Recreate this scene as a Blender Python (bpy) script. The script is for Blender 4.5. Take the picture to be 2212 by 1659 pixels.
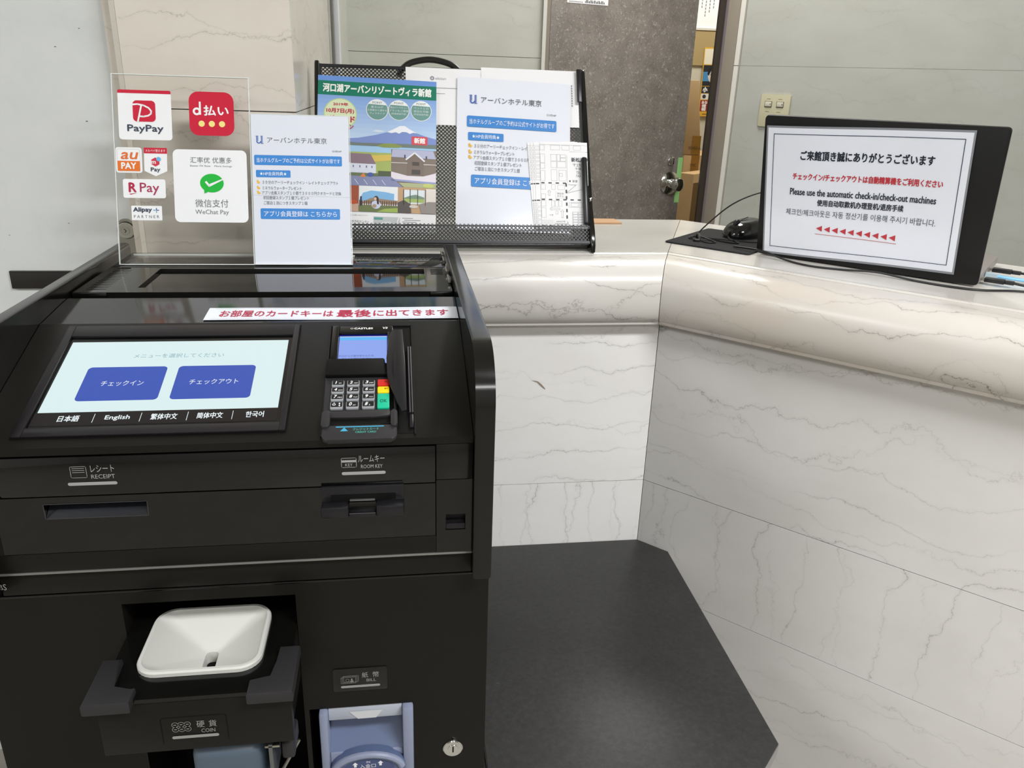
import bpy, bmesh, math, random
from mathutils import Matrix, Vector, Euler
R = math.radians
scene = bpy.context.scene
for _o in list(bpy.data.objects):
    bpy.data.objects.remove(_o)
COL = scene.collection
CZ = 1.40                       # height of the phone camera above the floor

# ------------------------------------------------------------------ camera
def look_matrix(pitch, roll, yaw):
    p, r, y = R(pitch), R(roll), R(yaw)
    f = Vector((math.sin(y)*math.cos(p), math.cos(y)*math.cos(p), -math.sin(p)))
    rt = Vector((math.cos(y), -math.sin(y), 0))
    up = rt.cross(f)
    rt2 = rt*math.cos(r) + up*math.sin(r)
    up2 = up*math.cos(r) - rt*math.sin(r)
    b = -f
    return Matrix(((rt2.x, up2.x, b.x, 0), (rt2.y, up2.y, b.y, 0), (rt2.z, up2.z, b.z, CZ), (0, 0, 0, 1)))
cam_data = bpy.data.cameras.new('camera')
cam = bpy.data.objects.new('camera', cam_data)
COL.objects.link(cam)
cam.matrix_world = look_matrix(21.07, 1.98, 8.66)
cam_data.sensor_width = 36
cam_data.lens = 1700/2212*36
cam_data.clip_start = 0.02
scene.camera = cam

# ------------------------------------------------------------------ world, exposure
w = bpy.data.worlds.new('world'); scene.world = w
w.use_nodes = True
w.node_tree.nodes['Background'].inputs[0].default_value = (1, 0.98, 0.95, 1)
w.node_tree.nodes['Background'].inputs[1].default_value = 0.15
scene.view_settings.view_transform = 'Standard'
scene.view_settings.look = 'None'
scene.view_settings.gamma = 1
scene.view_settings.use_curve_mapping = False
scene.view_settings.exposure = 0.0

# ------------------------------------------------------------------ ceiling lamps
def area_lamp(name, x, y, z, sx, sy, power, col=(0.985, 0.99, 1.0), rot=(0, 0, 0)):
    d = bpy.data.lights.new(name, 'AREA')
    d.shape = 'RECTANGLE'; d.size = sx; d.size_y = sy; d.energy = power; d.color = col
    o = bpy.data.objects.new(name, d); COL.objects.link(o)
    o.location = (x, y, z); o.rotation_euler = rot
    return o
area_lamp('ceiling_lamp_light', 1.15, -0.40, 2.66, 1.25, 0.35, 70)
area_lamp('ceiling_lamp_light', -2.3, -0.5, 2.66, 1.25, 0.35, 50)
area_lamp('ceiling_lamp_light', 0.2, -2.4, 2.66, 1.25, 0.35, 42)
area_lamp('ceiling_lamp_light', 0.95, 2.45, 2.66, 0.3, 0.8, 22, (1, 0.985, 0.95))
area_lamp('ceiling_lamp_light', 1.6, 3.7, 2.5, 0.7, 0.5, 20, (1, 0.965, 0.89))

# ------------------------------------------------------------------ helpers: colours, materials
def lin(h):
    if not isinstance(h, str):
        return tuple(h)
    h = h.lstrip('#')
    out = []
    for i in (0, 2, 4):
        c = int(h[i:i+2], 16)/255
        out.append(c/12.92 if c <= 0.04045 else ((c+0.055)/1.055)**2.4)
    return tuple(out)
MATS = {}
def mat(name, col='808080', rough=0.5, metal=0.0, spec=0.5, emit=None, estr=1.0, coat=0.0):
    if name in MATS:
        return MATS[name]
    m = bpy.data.materials.new(name); m.use_nodes = True
    b = m.node_tree.nodes['Principled BSDF']
    b.inputs['Base Color'].default_value = (*lin(col), 1)
    b.inputs['Roughness'].default_value = rough
    b.inputs['Metallic'].default_value = metal
    b.inputs['Specular IOR Level'].default_value = spec
    b.inputs['Coat Weight'].default_value = coat
    b.inputs['Coat Roughness'].default_value = 0.03
    if emit is not None:
        b.inputs['Emission Color'].default_value = (*lin(emit), 1)
        b.inputs['Emission Strength'].default_value = estr
    MATS[name] = m
    return m
def ink(h, rough=0.45):
    return mat('ink_%s_%d' % (h, int(rough*100)), h, rough, spec=0.35)
def glow(h, s=1.0):
    return mat('lit_%s_%d' % (h, int(s*100)), '050505', 0.25, emit=h, estr=s)
def nt(m):
    return m.node_tree.nodes, m.node_tree.links
def ramp(nodes, links, src, stops):
    r = nodes.new('ShaderNodeValToRGB')
    e = r.color_ramp.elements
    while len(e) < len(stops):
        e.new(0.5)
    for k, (p, c) in enumerate(stops):
        e[k].position = p; e[k].color = (*lin(c), 1)
    links.new(src, r.inputs[0])
    return r
def mapped(nodes, links, scale, rotz=0.0, loc=(0, 0, 0)):
    tc = nodes.new('ShaderNodeTexCoord')
    m1 = nodes.new('ShaderNodeMapping'); m1.inputs['Rotation'].default_value = (0, 0, rotz)
    links.new(tc.outputs['Object'], m1.inputs['Vector'])
    m2 = nodes.new('ShaderNodeMapping'); m2.inputs['Scale'].default_value = scale; m2.inputs['Location'].default_value = loc
    links.new(m1.outputs[0], m2.inputs['Vector'])
    return m2.outputs[0]
def math_node(nodes, links, op, a, b=None, clamp=False):
    n = nodes.new('ShaderNodeMath'); n.operation = op; n.use_clamp = clamp
    if hasattr(a, 'links'):
        links.new(a, n.inputs[0])
    else:
        n.inputs[0].default_value = a
    if b is not None:
        if hasattr(b, 'links'):
            links.new(b, n.inputs[1])
        else:
            n.inputs[1].default_value = b
    return n.outputs[0]
def noise(nodes, links, vec, scale=1.0, detail=4, rough=0.5, dist=0.0):
    n = nodes.new('ShaderNodeTexNoise')
    n.inputs['Scale'].default_value = scale; n.inputs['Detail'].default_value = detail
    n.inputs['Roughness'].default_value = rough; n.inputs['Distortion'].default_value = dist
    links.new(vec, n.inputs['Vector'])
    return n.outputs['Fac']
def marble(name, base='e6e3dc', tint='dcd8cf', vein='8f8a80', across=(0, 0, 1), rotz=0.0, seed=0.0, amount=0.6, freq=15.0, width=0.012, rough=0.22, warm=None):
    """polished veined stone: thin wandering veins at right angles to 'across' (given in the slab's own axes)"""
    m = bpy.data.materials.new(name); m.use_nodes = True
    N, L = nt(m); b = N['Principled BSDF']
    v = mapped(N, L, (1, 1, 1), rotz, (seed, seed*0.7, seed*0.3))
    dp = N.new('ShaderNodeVectorMath'); dp.operation = 'DOT_PRODUCT'; L.new(v, dp.inputs[0]); dp.inputs[1].default_value = across
    a = dp.outputs['Value']
    def layer(fr, k, wd):
        v1 = mapped(N, L, (4.5, 4.5, 4.5), rotz, (seed+k, 1.3*k, 2.1*k)); v2 = mapped(N, L, (24, 24, 24), rotz, (seed+2*k, k, 3*k))
        big = math_node(N, L, 'MULTIPLY', noise(N, L, v1, 1.0, 2, 0.5), 1.9)
        fine = math_node(N, L, 'MULTIPLY', noise(N, L, v2, 1.0, 7, 0.62), 0.62)
        q = math_node(N, L, 'FRACT', math_node(N, L, 'ADD', math_node(N, L, 'ADD', math_node(N, L, 'MULTIPLY', a, fr), big), fine))
        d = math_node(N, L, 'ABSOLUTE', math_node(N, L, 'SUBTRACT', q, 0.5))
        ln = math_node(N, L, 'SUBTRACT', 1.0, math_node(N, L, 'DIVIDE', d, wd), True)
        halo = math_node(N, L, 'MULTIPLY', math_node(N, L, 'SUBTRACT', 1.0, math_node(N, L, 'DIVIDE', d, wd*7), True), 0.16)
        ln = math_node(N, L, 'MAXIMUM', ln, halo)
        v3 = mapped(N, L, (5.5, 5.5, 5.5), rotz, (seed+5*k, 2*k, 9))
        ms = noise(N, L, v3, 1.0, 3, 0.55)
        ms = math_node(N, L, 'MULTIPLY', math_node(N, L, 'SUBTRACT', ms, 0.36, True), 3.6, True)
        return math_node(N, L, 'MULTIPLY', ln, ms)
    tot = math_node(N, L, 'MAXIMUM', layer(freq, 1.0, width), math_node(N, L, 'MULTIPLY', layer(freq*0.62, 3.0, width*0.8), 0.8))
    tot = math_node(N, L, 'MULTIPLY', tot, amount)
    v4 = mapped(N, L, (5, 5, 9), rotz, (seed+4, 1, 2))
    cl = ramp(N, L, noise(N, L, v4, 1.0, 4, 0.55), [(0.35, base), (0.7, tint)] if not warm else [(0.3, base), (0.55, tint), (0.75, warm)])
    mx = N.new('ShaderNodeMix'); mx.data_type = 'RGBA'
    L.new(tot, mx.inputs['Factor']); L.new(cl.outputs[0], mx.inputs['A'])
    mx.inputs['B'].default_value = (*lin(vein), 1)
    L.new(mx.outputs['Result'], b.inputs['Base Color'])
    b.inputs['Roughness'].default_value = rough
    b.inputs['Specular IOR Level'].default_value = 0.45
    MATS[name] = m
    return m
def speckle(name, stops, scale=60, rough=0.5, spec=0.4, detail=5, chips=None, chip_scale=(90, 90, 45), big=None, cth=0.12):
    m = bpy.data.materials.new(name); m.use_nodes = True
    N, L = nt(m); b = N['Principled BSDF']
    v = mapped(N, L, (1, 1, 1))
    f = noise(N, L, v, scale, detail, 0.65)
    if big:
        g = noise(N, L, v, big, 2, 0.5)
        f = math_node(N, L, 'ADD', math_node(N, L, 'MULTIPLY', f, 0.6), math_node(N, L, 'MULTIPLY', g, 0.4))
    r = ramp(N, L, f, stops)
    out = r.outputs[0]
    if chips:
        vv = mapped(N, L, chip_scale, 0.0, (3, 1, 2))
        vo = N.new('ShaderNodeTexVoronoi'); vo.inputs['Scale'].default_value = 1.0
        L.new(vv, vo.inputs['Vector'])
        k = math_node(N, L, 'LESS_THAN', vo.outputs['Distance'], cth)
        k = math_node(N, L, 'MULTIPLY', k, 0.75)
        mx = N.new('ShaderNodeMix'); mx.data_type = 'RGBA'
        L.new(k, mx.inputs['Factor']); L.new(out, mx.inputs['A']); mx.inputs['B'].default_value = (*lin(chips), 1)
        out = mx.outputs['Result']
    L.new(out, b.inputs['Base Color'])
    b.inputs['Roughness'].default_value = rough; b.inputs['Specular IOR Level'].default_value = spec
    MATS[name] = m
    return m
def clear_sheet(name, tint=(0.985, 0.985, 0.98), gloss=0.07):
    m = bpy.data.materials.new(name); m.use_nodes = True
    N, L = nt(m); N.remove(N['Principled BSDF']); out = N['Material Output']
    t = N.new('ShaderNodeBsdfTransparent'); t.inputs[0].default_value = (*tint, 1)
    g = N.new('ShaderNodeBsdfGlossy'); g.inputs['Roughness'].default_value = 0.02
    lw = N.new('ShaderNodeLayerWeight'); lw.inputs[0].default_value = 0.5
    k = math_node(N, L, 'ADD', math_node(N, L, 'MULTIPLY', math_node(N, L, 'POWER', lw.outputs['Facing'], 4.0), 0.4), gloss*0.3, True)
    mx = N.new('ShaderNodeMixShader')
    L.new(k, mx.inputs[0]); L.new(t.outputs[0], mx.inputs[1]); L.new(g.outputs[0], mx.inputs[2])
    L.new(mx.outputs[0], out.inputs['Surface'])
    MATS[name] = m
    return m

BLACK = mat('black_gloss_plastic', '0c0c0b', 0.16, spec=0.5)
BLACKM = mat('black_satin_plastic', '17161a', 0.32, spec=0.45)
MIRROR = mat('black_acrylic', '080808', 0.04, spec=0.6)
BROWNB = mat('black_textured_paint', '14120f', 0.4, spec=0.25)
DECK = mat('black_polished_deck', '141413', 0.10, spec=0.6)
DARK = mat('dark_cavity', '050505', 0.6, spec=0.2)
RUBBER = mat('dark_grey_rubber', '2a292b', 0.45, spec=0.4)
CHROME = mat('chrome', 'd6d6d2', 0.12, metal=1.0)
STEEL = mat('brushed_steel', 'b5b2aa', 0.3, metal=1.0)
GREYINK = mat('grey_print', '9b9b9b', 0.4)
PAPER = mat('white_paper', 'f3f3f5', 0.55, spec=0.3)
LAMI = mat('laminated_paper', 'eaeef8', 0.12, spec=0.5)
LAMI2 = mat('matt_laminated_paper', 'dde1ec', 0.35, spec=0.2)
ACRYL = clear_sheet('clear_acrylic')
ACRYL_EDGE = mat('acrylic_edge', 'dfe5e2', 0.2, spec=0.6)

# ------------------------------------------------------------------ helpers: frames and mesh builder
W0 = Matrix.Translation((0, 0, CZ))            # heights below are measured from the camera
def frame(o, X, Y, Z=None):
    X = Vector(X).normalized(); Y = Vector(Y).normalized()
    Z = X.cross(Y) if Z is None else Vector(Z).normalized()
    m = Matrix(((X.x, Y.x, Z.x, o[0]), (X.y, Y.y, Z.y, o[1]), (X.z, Y.z, Z.z, o[2]), (0, 0, 0, 1)))
    return W0 @ m
S2 = math.sqrt(0.5)
TEXT_CACHE = {}
def text_polys(s):
    if s not in TEXT_CACHE:
        c = bpy.data.curves.new('t', 'FONT'); c.body = s; c.resolution_u = 2
        o = bpy.data.objects.new('t', c); COL.objects.link(o)
        dg = bpy.context.evaluated_depsgraph_get()
        me = bpy.data.meshes.new_from_object(o.evaluated_get(dg))
        vs = [(v.co.x, v.co.y) for v in me.vertices]
        fs = [tuple(p.vertices) for p in me.polygons]
        bpy.data.objects.remove(o); bpy.data.curves.remove(c); bpy.data.meshes.remove(me)
        TEXT_CACHE[s] = (vs, fs)
    return TEXT_CACHE[s]
class MB:
    """collects shapes (each with a material) and links them as one mesh object"""
    def __init__(self, F=None):
        self.v = []; self.f = []; self.mi = []; self.mats = []; self.F = F if F is not None else W0
        self.warp = None; self.smooth = set()
    def idx(self, m):
        if m not in self.mats:
            self.mats.append(m)
        return self.mats.index(m)
    def add(self, vs, fs, m, smooth=False, F=None):
        F = self.F if F is None else F
        b = len(self.v); k = self.idx(m)
        for p in vs:
            p = Vector(p)
            if self.warp:
                p = Vector((p.x, p.y, p.z + self.warp(p.x, p.y)))
            self.v.append(F @ p)
        for f in fs:
            if smooth:
                self.smooth.add(len(self.f))
            self.f.append([b+i for i in f]); self.mi.append(k)
    def box(self, x0, x1, y0, y1, z0, z1, m, F=None, bev=0.0, seg=2):
        if x0 > x1: x0, x1 = x1, x0
        if y0 > y1: y0, y1 = y1, y0
        if z0 > z1: z0, z1 = z1, z0
        if bev <= 0:
            vs = [(x, y, z) for z in (z0, z1) for y in (y0, y1) for x in (x0, x1)]
            fs = [(0, 2, 3, 1), (4, 5, 7, 6), (0, 1, 5, 4), (2, 6, 7, 3), (0, 4, 6, 2), (1, 3, 7, 5)]
            self.add(vs, fs, m, F=F)
            return
        bm = bmesh.new()
        bmesh.ops.create_cube(bm, size=1.0)
        for v in bm.verts:
            v.co = Vector(((x0+x1)/2+v.co.x*(x1-x0), (y0+y1)/2+v.co.y*(y1-y0), (z0+z1)/2+v.co.z*(z1-z0)))
        bev = min(bev, 0.49*min(x1-x0, y1-y0, z1-z0))
        bmesh.ops.bevel(bm, geom=list(bm.edges), offset=bev, segments=seg, profile=0.5, affect='EDGES')
        self.bm(bm, m, F)
    def bm(self, bm, m, F=None, smooth=False):
        bm.verts.index_update()
        self.add([v.co.copy() for v in bm.verts], [[v.index for v in f.verts] for f in bm.faces], m, smooth, F)
        bm.free()
    def poly(self, pts, z, m, F=None):
        self.add([(p[0], p[1], z) for p in pts], [tuple(range(len(pts)))], m, F=F)
    def prism(self, pts, z0, z1, m, F=None, bev=0.0, mside=None):
        n = len(pts)
        a = sum(pts[i][0]*pts[(i+1) % n][1]-pts[(i+1) % n][0]*pts[i][1] for i in range(n))
        if a < 0:
            pts = list(reversed(pts))
        if bev > 0:
            bm = bmesh.new()
            lo = [bm.verts.new((p[0], p[1], z0)) for p in pts]; hi = [bm.verts.new((p[0], p[1], z1)) for p in pts]
            bm.faces.new(list(reversed(lo))); bm.faces.new(hi)
            for i in range(n):
                bm.faces.new((lo[i], lo[(i+1) % n], hi[(i+1) % n], hi[i]))
            hs = set(hi); ls = set(lo)
            es = [e for e in bm.edges if (e.verts[0] in hs and e.verts[1] in hs) or (e.verts[0] in ls and e.verts[1] in ls)]
            bmesh.ops.bevel(bm, geom=es, offset=bev, segments=2, profile=0.5, affect='EDGES')
            self.bm(bm, m, F)
            return
        vs = [(p[0], p[1], z0) for p in pts]+[(p[0], p[1], z1) for p in pts]
        self.add(vs, [tuple(range(n-1, -1, -1)), tuple(range(n, 2*n))], m, F=F)
        self.add(vs, [(i, (i+1) % n, n+(i+1) % n, n+i) for i in range(n)], mside or m, F=F)
    def rrect_pts(self, x0, y0, x1, y1, r, seg=6):
        if y0 > y1: y0, y1 = y1, y0
        r = min(r, (x1-x0)/2, (y1-y0)/2)
        pts = []
        for cx, cy, a in ((x1-r, y0+r, -90), (x1-r, y1-r, 0), (x0+r, y1-r, 90), (x0+r, y0+r, 180)):
            for k in range(seg+1):
                t = R(a+90*k/seg); pts.append((cx+r*math.cos(t), cy+r*math.sin(t)))
        return pts
    def rrect(self, x0, y0, x1, y1, r, z, m, F=None):
        self.poly(self.rrect_pts(x0, y0, x1, y1, r), z, m, F)
    def rect(self, x0, y0, x1, y1, z, m, F=None):
        self.poly([(x0, y0), (x1, y0), (x1, y1), (x0, y1)], z, m, F)
    def line(self, pts, wd, z, m, F=None, closed=False):
        pts = [Vector(p) for p in pts]
        if closed:
            pts.append(pts[0])
        for a, b in zip(pts, pts[1:]):
            d = (b-a)
            if d.length < 1e-9:
                continue
            d.normalize(); n = Vector((-d.y, d.x))*wd/2; e = d*wd*0.25
            self.poly([tuple(a-n-e), tuple(b-n+e), tuple(b+n+e), tuple(a+n-e)], z, m, F)
    def ell(self, cx, cy, rx, ry, z, m, F=None, n=28, a0=0, a1=360):
        full = abs(a1-a0) >= 360
        pts = [(cx+rx*math.cos(R(a0+(a1-a0)*k/n)), cy+ry*math.sin(R(a0+(a1-a0)*k/n))) for k in range(n if full else n+1)]
        self.poly(pts, z, m, F)
    def ring(self, cx, cy, rx, ry, t, z, m, F=None, n=32, a0=0, a1=360):
        vs = []; fs = []
        for k in range(n+1):
            a = R(a0+(a1-a0)*k/n)
            vs += [(cx+rx*math.cos(a), cy+ry*math.sin(a), z), (cx+(rx-t)*math.cos(a), cy+(ry-t)*math.sin(a), z)]
        for k in range(n):
            fs.append((2*k, 2*k+1, 2*k+3, 2*k+2)[::-1])
        self.add(vs, fs, m, F=F)
    def text(self, s, x0, y0, x1, y1, z, m, F=None, slant=0.0, bold=0.0, keep=False, align='l'):
        """fit the string into the rectangle (x0..x1, y0..y1)"""
        if y0 > y1: y0, y1 = y1, y0
        vs, fs = text_polys(s)
        if not vs:
            return
        ax = min(v[0] for v in vs); bx = max(v[0] for v in vs); ay = min(v[1] for v in vs); by = max(v[1] for v in vs)
        sx = (x1-x0)/max(bx-ax, 1e-6); sy = (y1-y0)/max(by-ay, 1e-6)
        if keep:
            sx = sy = min(sx, sy)
        ox = x0
        if keep and align == 'c':
            ox = (x0+x1)/2-(bx-ax)*sx/2
        shifts = [(0, 0)] if not bold else [(-bold, 0), (bold, 0), (0, bold), (0, -bold)]
        for q, (dx, dy) in enumerate(shifts):
            self.add([(ox+(v[0]-ax)*sx+dx+slant*(v[1]-ay)*sy, y0+(v[1]-ay)*sy+dy, z+q*0.000012) for v in vs], fs, m, F=F)
    def tube(self, pts, r, m, F=None, n=8, smooth_pts=0, caps=True):
        pts = [Vector(p) for p in pts]
        if smooth_pts:
            out = []
            q = [pts[0]]+pts+[pts[-1]]
            for i in range(1, len(q)-2):
                for k in range(smooth_pts):
                    t = k/smooth_pts
                    a, b, c, d = q[i-1], q[i], q[i+1], q[i+2]
                    out.append(0.5*((2*b)+(c-a)*t+(2*a-5*b+4*c-d)*t*t+(3*b-a-3*c+d)*t**3))
            out.append(pts[-1]); pts = out
        rr = r if isinstance(r, (list, tuple)) else [r]*len(pts)
        vs = []; fs = []
        nrm = None
        for i, p in enumerate(pts):
            d = (pts[min(i+1, len(pts)-1)]-pts[max(i-1, 0)])
            d = d.normalized() if d.length > 1e-9 else Vector((1, 0, 0))
            if nrm is None:
                nrm = d.orthogonal().normalized()
            nrm = (nrm-d*nrm.dot(d))
            nrm = nrm.normalized() if nrm.length > 1e-6 else d.orthogonal().normalized()
            bn = d.cross(nrm)
            for k in range(n):
                a = 2*math.pi*k/n
                vs.append(p+(nrm*math.cos(a)+bn*math.sin(a))*rr[i])
        for i in range(len(pts)-1):
            for k in range(n):
                fs.append((i*n+k, i*n+(k+1) % n, (i+1)*n+(k+1) % n, (i+1)*n+k))
        self.add(vs, fs, m, True, F)
        if caps:
            self.add(vs[:n], [tuple(range(n-1, -1, -1))], m, F=F); self.add(vs[-n:], [tuple(range(n))], m, F=F)
    def lathe(self, prof, m, F=None, n=32, c=(0, 0, 0), sx=1.0, sy=1.0):
        """prof: (radius, height) along local z"""
        vs = []; fs = []
        for (r, h) in prof:
            for k in range(n):
                a = 2*math.pi*k/n
                vs.append((c[0]+sx*r*math.cos(a), c[1]+sy*r*math.sin(a), c[2]+h))
        for i in range(len(prof)-1):
            for k in range(n):
                fs.append((i*n+k, i*n+(k+1) % n, (i+1)*n+(k+1) % n, (i+1)*n+k))
        self.add(vs, fs, m, True, F)
        self.add(vs[-n:], [tuple(range(n))], m, F=F); self.add(vs[:n], [tuple(range(n-1, -1, -1))], m, F=F)
    def panel(self, xs, ys, holes, z0, z1, m, F=None):
        """rectangular board with rectangular holes; xs, ys cut lines, holes = set of cells"""
        for i in range(len(xs)-1):
            for j in range(len(ys)-1):
                if (i, j) in holes:
                    continue
                x0, x1, y0, y1 = xs[i], xs[i+1], ys[j], ys[j+1]
                vs = [(x, y, z) for z in (z0, z1) for y in (y0, y1) for x in (x0, x1)]
                fs = [(0, 2, 3, 1), (4, 5, 7, 6)]
                solid = lambda a, b: 0 <= a < len(xs)-1 and 0 <= b < len(ys)-1 and (a, b) not in holes
                if not solid(i, j-1): fs.append((0, 1, 5, 4))
                if not solid(i, j+1): fs.append((2, 6, 7, 3))
                if not solid(i-1, j): fs.append((0, 4, 6, 2))
                if not solid(i+1, j): fs.append((1, 3, 7, 5))
                self.add(vs, fs, m, F=F)
    def grid_sheet(self, x0, x1, y0, y1, z, t, nx, ny, m, F=None, mback=None):
        for zz, flip in ((z, False), (z-t, True)):
            vs = [(x0+(x1-x0)*i/nx, y0+(y1-y0)*j/ny, zz) for j in range(ny+1) for i in range(nx+1)]
            fs = []
            for j in range(ny):
                for i in range(nx):
                    a = j*(nx+1)+i; q = (a, a+1, a+nx+2, a+nx+1)
                    fs.append(q[::-1] if flip else q)
            self.add(vs, fs, m, F=F)
    def perf(self, x0, x1, y0, y1, p, r, t, m, F=None):
        """staggered perforated sheet: diamond cells with a round hole, cut into a sheet t thick"""
        h = p/2
        ni = int((x1-x0)/h); nj = int((y1-y0)/h)
        for j in range(1, nj):
            for i in range(1, ni):
                if (i+j) % 2:
                    continue
                cx = x0+i*h; cy = y0+j*h
                vs = [(cx+h, cy, 0), (cx, cy+h, 0), (cx-h, cy, 0), (cx, cy-h, 0)]
                for zz in (0, -t):
                    vs += [(cx+r*math.cos(R(45*k)), cy+r*math.sin(R(45*k)), zz) for k in range(8)]
                fs = []
                for k in range(4):
                    a = 4+2*k; fs.append((k, (k+1) % 4, 4+(2*k+2) % 8, a+1, a))
                for k in range(8):
                    fs.append((4+k, 4+(k+1) % 8, 12+(k+1) % 8, 12+k))
                self.add(vs, fs, m, F=F)
    def build(self, name, parent=None, root=None, auto=True):
        me = bpy.data.meshes.new(name)
        off = Vector((0, 0, 0))
        r = root
        if r is None and parent is not None:
            r = parent
            while r.parent is not None:
                r = r.parent
        if r is not None:
            off = r.location.copy()
        if parent is None and self.v:
            xs = [p.x for p in self.v]; ys = [p.y for p in self.v]; zs = [p.z for p in self.v]
            off = Vector(((min(xs)+max(xs))/2, (min(ys)+max(ys))/2, min(zs)))
        me.from_pydata([tuple(p-off) for p in self.v], [], self.f)
        for m in self.mats:
            me.materials.append(m)
        for i, p in enumerate(me.polygons):
            p.material_index = self.mi[i]
            p.use_smooth = True
        me.update()
        me.set_sharp_from_angle(angle=R(32))
        o = bpy.data.objects.new(name, me); COL.objects.link(o)
        if parent is not None:
            o.parent = parent
        else:
            o.location = off
        return o
def thing(name, label, cat, loc, group=None):
    o = bpy.data.objects.new(name, None); COL.objects.link(o)
    o.empty_display_size = 0.05
    o.location = (loc[0], loc[1], loc[2]+CZ)
    return tag(o, label, cat, group)
def tag(o, label, cat, group=None):
    o['label'] = label; o['category'] = cat
    if group:
        o['group'] = group
    return o
def struct(o, label=None):
    o['kind'] = 'structure'
    if label:
        o['label'] = label
    return o

# ================================================================== SETTING
UPR = (0, 0, 1); ALONG = (1, 0, 0); ROLL = (0, 0.72, 0.72)
M_BACK = marble('marble_back_wall', 'c9cac2', 'c0c1b7', '928f84', UPR, 0, 1.3, 0.42, 9.0, 0.016, 0.3)
M_RIGHT = marble('marble_right_wall', 'b9bab4', 'b1b2aa', '8b897f', UPR, R(45), 6.1, 0.36, 9.0, 0.016, 0.3)
M_COL = marble('marble_column', 'ded8ce', 'd6cec2', '857d72', UPR, 0, 2.7, 0.65, 13.0, 0.011, 0.2)
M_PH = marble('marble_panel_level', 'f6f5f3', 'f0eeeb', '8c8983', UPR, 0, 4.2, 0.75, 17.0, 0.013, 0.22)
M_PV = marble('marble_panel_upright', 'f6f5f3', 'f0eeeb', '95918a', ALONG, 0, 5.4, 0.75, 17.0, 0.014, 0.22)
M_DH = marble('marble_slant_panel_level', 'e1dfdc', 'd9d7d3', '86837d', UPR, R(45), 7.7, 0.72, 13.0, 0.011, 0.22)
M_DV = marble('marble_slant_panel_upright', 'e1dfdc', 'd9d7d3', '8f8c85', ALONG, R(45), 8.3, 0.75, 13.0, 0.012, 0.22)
M_NA = marble('marble_nosing', 'd9d6d1', 'd4d0ca', '77726b', ROLL, 0, 9.1, 0.95, 24.0, 0.016, 0.3)
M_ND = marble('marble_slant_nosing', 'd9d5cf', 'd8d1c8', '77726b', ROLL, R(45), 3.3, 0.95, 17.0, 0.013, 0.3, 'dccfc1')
M_TA = marble('marble_counter_top', 'd6d4ce', 'cecbc4', 'b5afa6', (0, 1, 0), 0, 1.1, 0.3, 9.0, 0.03, 0.18)
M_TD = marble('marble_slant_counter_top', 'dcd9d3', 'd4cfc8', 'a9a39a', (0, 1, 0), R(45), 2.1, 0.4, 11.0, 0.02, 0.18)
M_LEFT = speckle('grey_stone_wall', [(0.3, 'c8cbca'), (0.5, 'd3d6d5'), (0.75, 'dbdddc')], 9, 0.5, 0.3, 6, big=2.5)
def flecked(name, stops, light, dark, rough=0.4):
    m = bpy.data.materials.new(name); m.use_nodes = True
    N, L = nt(m); b = N['Principled BSDF']
    v = mapped(N, L, (1, 1, 1))
    col = ramp(N, L, noise(N, L, v, 14, 5, 0.6), stops).outputs[0]
    for k, (sc, th, c, op) in enumerate(((130, 0.635, light, 'GREATER_THAN'), (160, 0.355, dark, 'LESS_THAN'), (85, 0.665, light, 'GREATER_THAN'))):
        vv = mapped(N, L, (1, 1, 0.8), 0, (k*3.1, k, 2*k))
        f = math_node(N, L, op, noise(N, L, vv, sc, 2, 0.5, 1.2), th)
        f = math_node(N, L, 'MULTIPLY', f, 0.55)
        mx = N.new('ShaderNodeMix'); mx.data_type = 'RGBA'
        L.new(f, mx.inputs['Factor']); L.new(col, mx.inputs['A']); mx.inputs['B'].default_value = (*lin(c), 1)
        col = mx.outputs['Result']
    L.new(col, b.inputs['Base Color']); b.inputs['Roughness'].default_value = rough
    MATS[name] = m
    return m
M_DOOR = flecked('speckled_brown_door', [(0.3, '746d66'), (0.7, '8a837c')], 'b4ada4', '4a443f')
M_FRAME = mat('taupe_door_frame', '8b8276', 0.4)
M_JAMB = mat('dark_bronze_jamb', '33291f', 0.4)
M_JAMBE = mat('purple_grey_seal', '6d6468', 0.5)
M_FLOOR = speckle('lobby_floor_tile', [(0.3, '8b877e'), (0.7, '9c978d')], 14, 0.35, 0.4)
M_PLAIN = mat('off_white_plaster', 'd4d3ce', 0.7)
M_CEIL = mat('white_ceiling', 'e2e0da', 0.8)
M_GAP = mat('joint_grout', 'a29d92', 0.8)
FL = -1.40; CE = 1.28

mb = MB(); mb.box(-3.2, 3.4, -3.6, 3.05, FL-0.1, FL, M_FLOOR); mb.box(0.3, 2.6, 3.05, 4.5, FL-0.1, FL, M_FLOOR)
struct(mb.build('floor'))
mb = MB(); mb.box(-3.2, 3.4, -3.6, 4.5, CE, CE+0.1, M_CEIL); struct(mb.build('ceiling'))
mb = MB(); mb.box(-3.2, -0.4505, 1.455, 1.60, FL, CE, M_LEFT)
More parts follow.
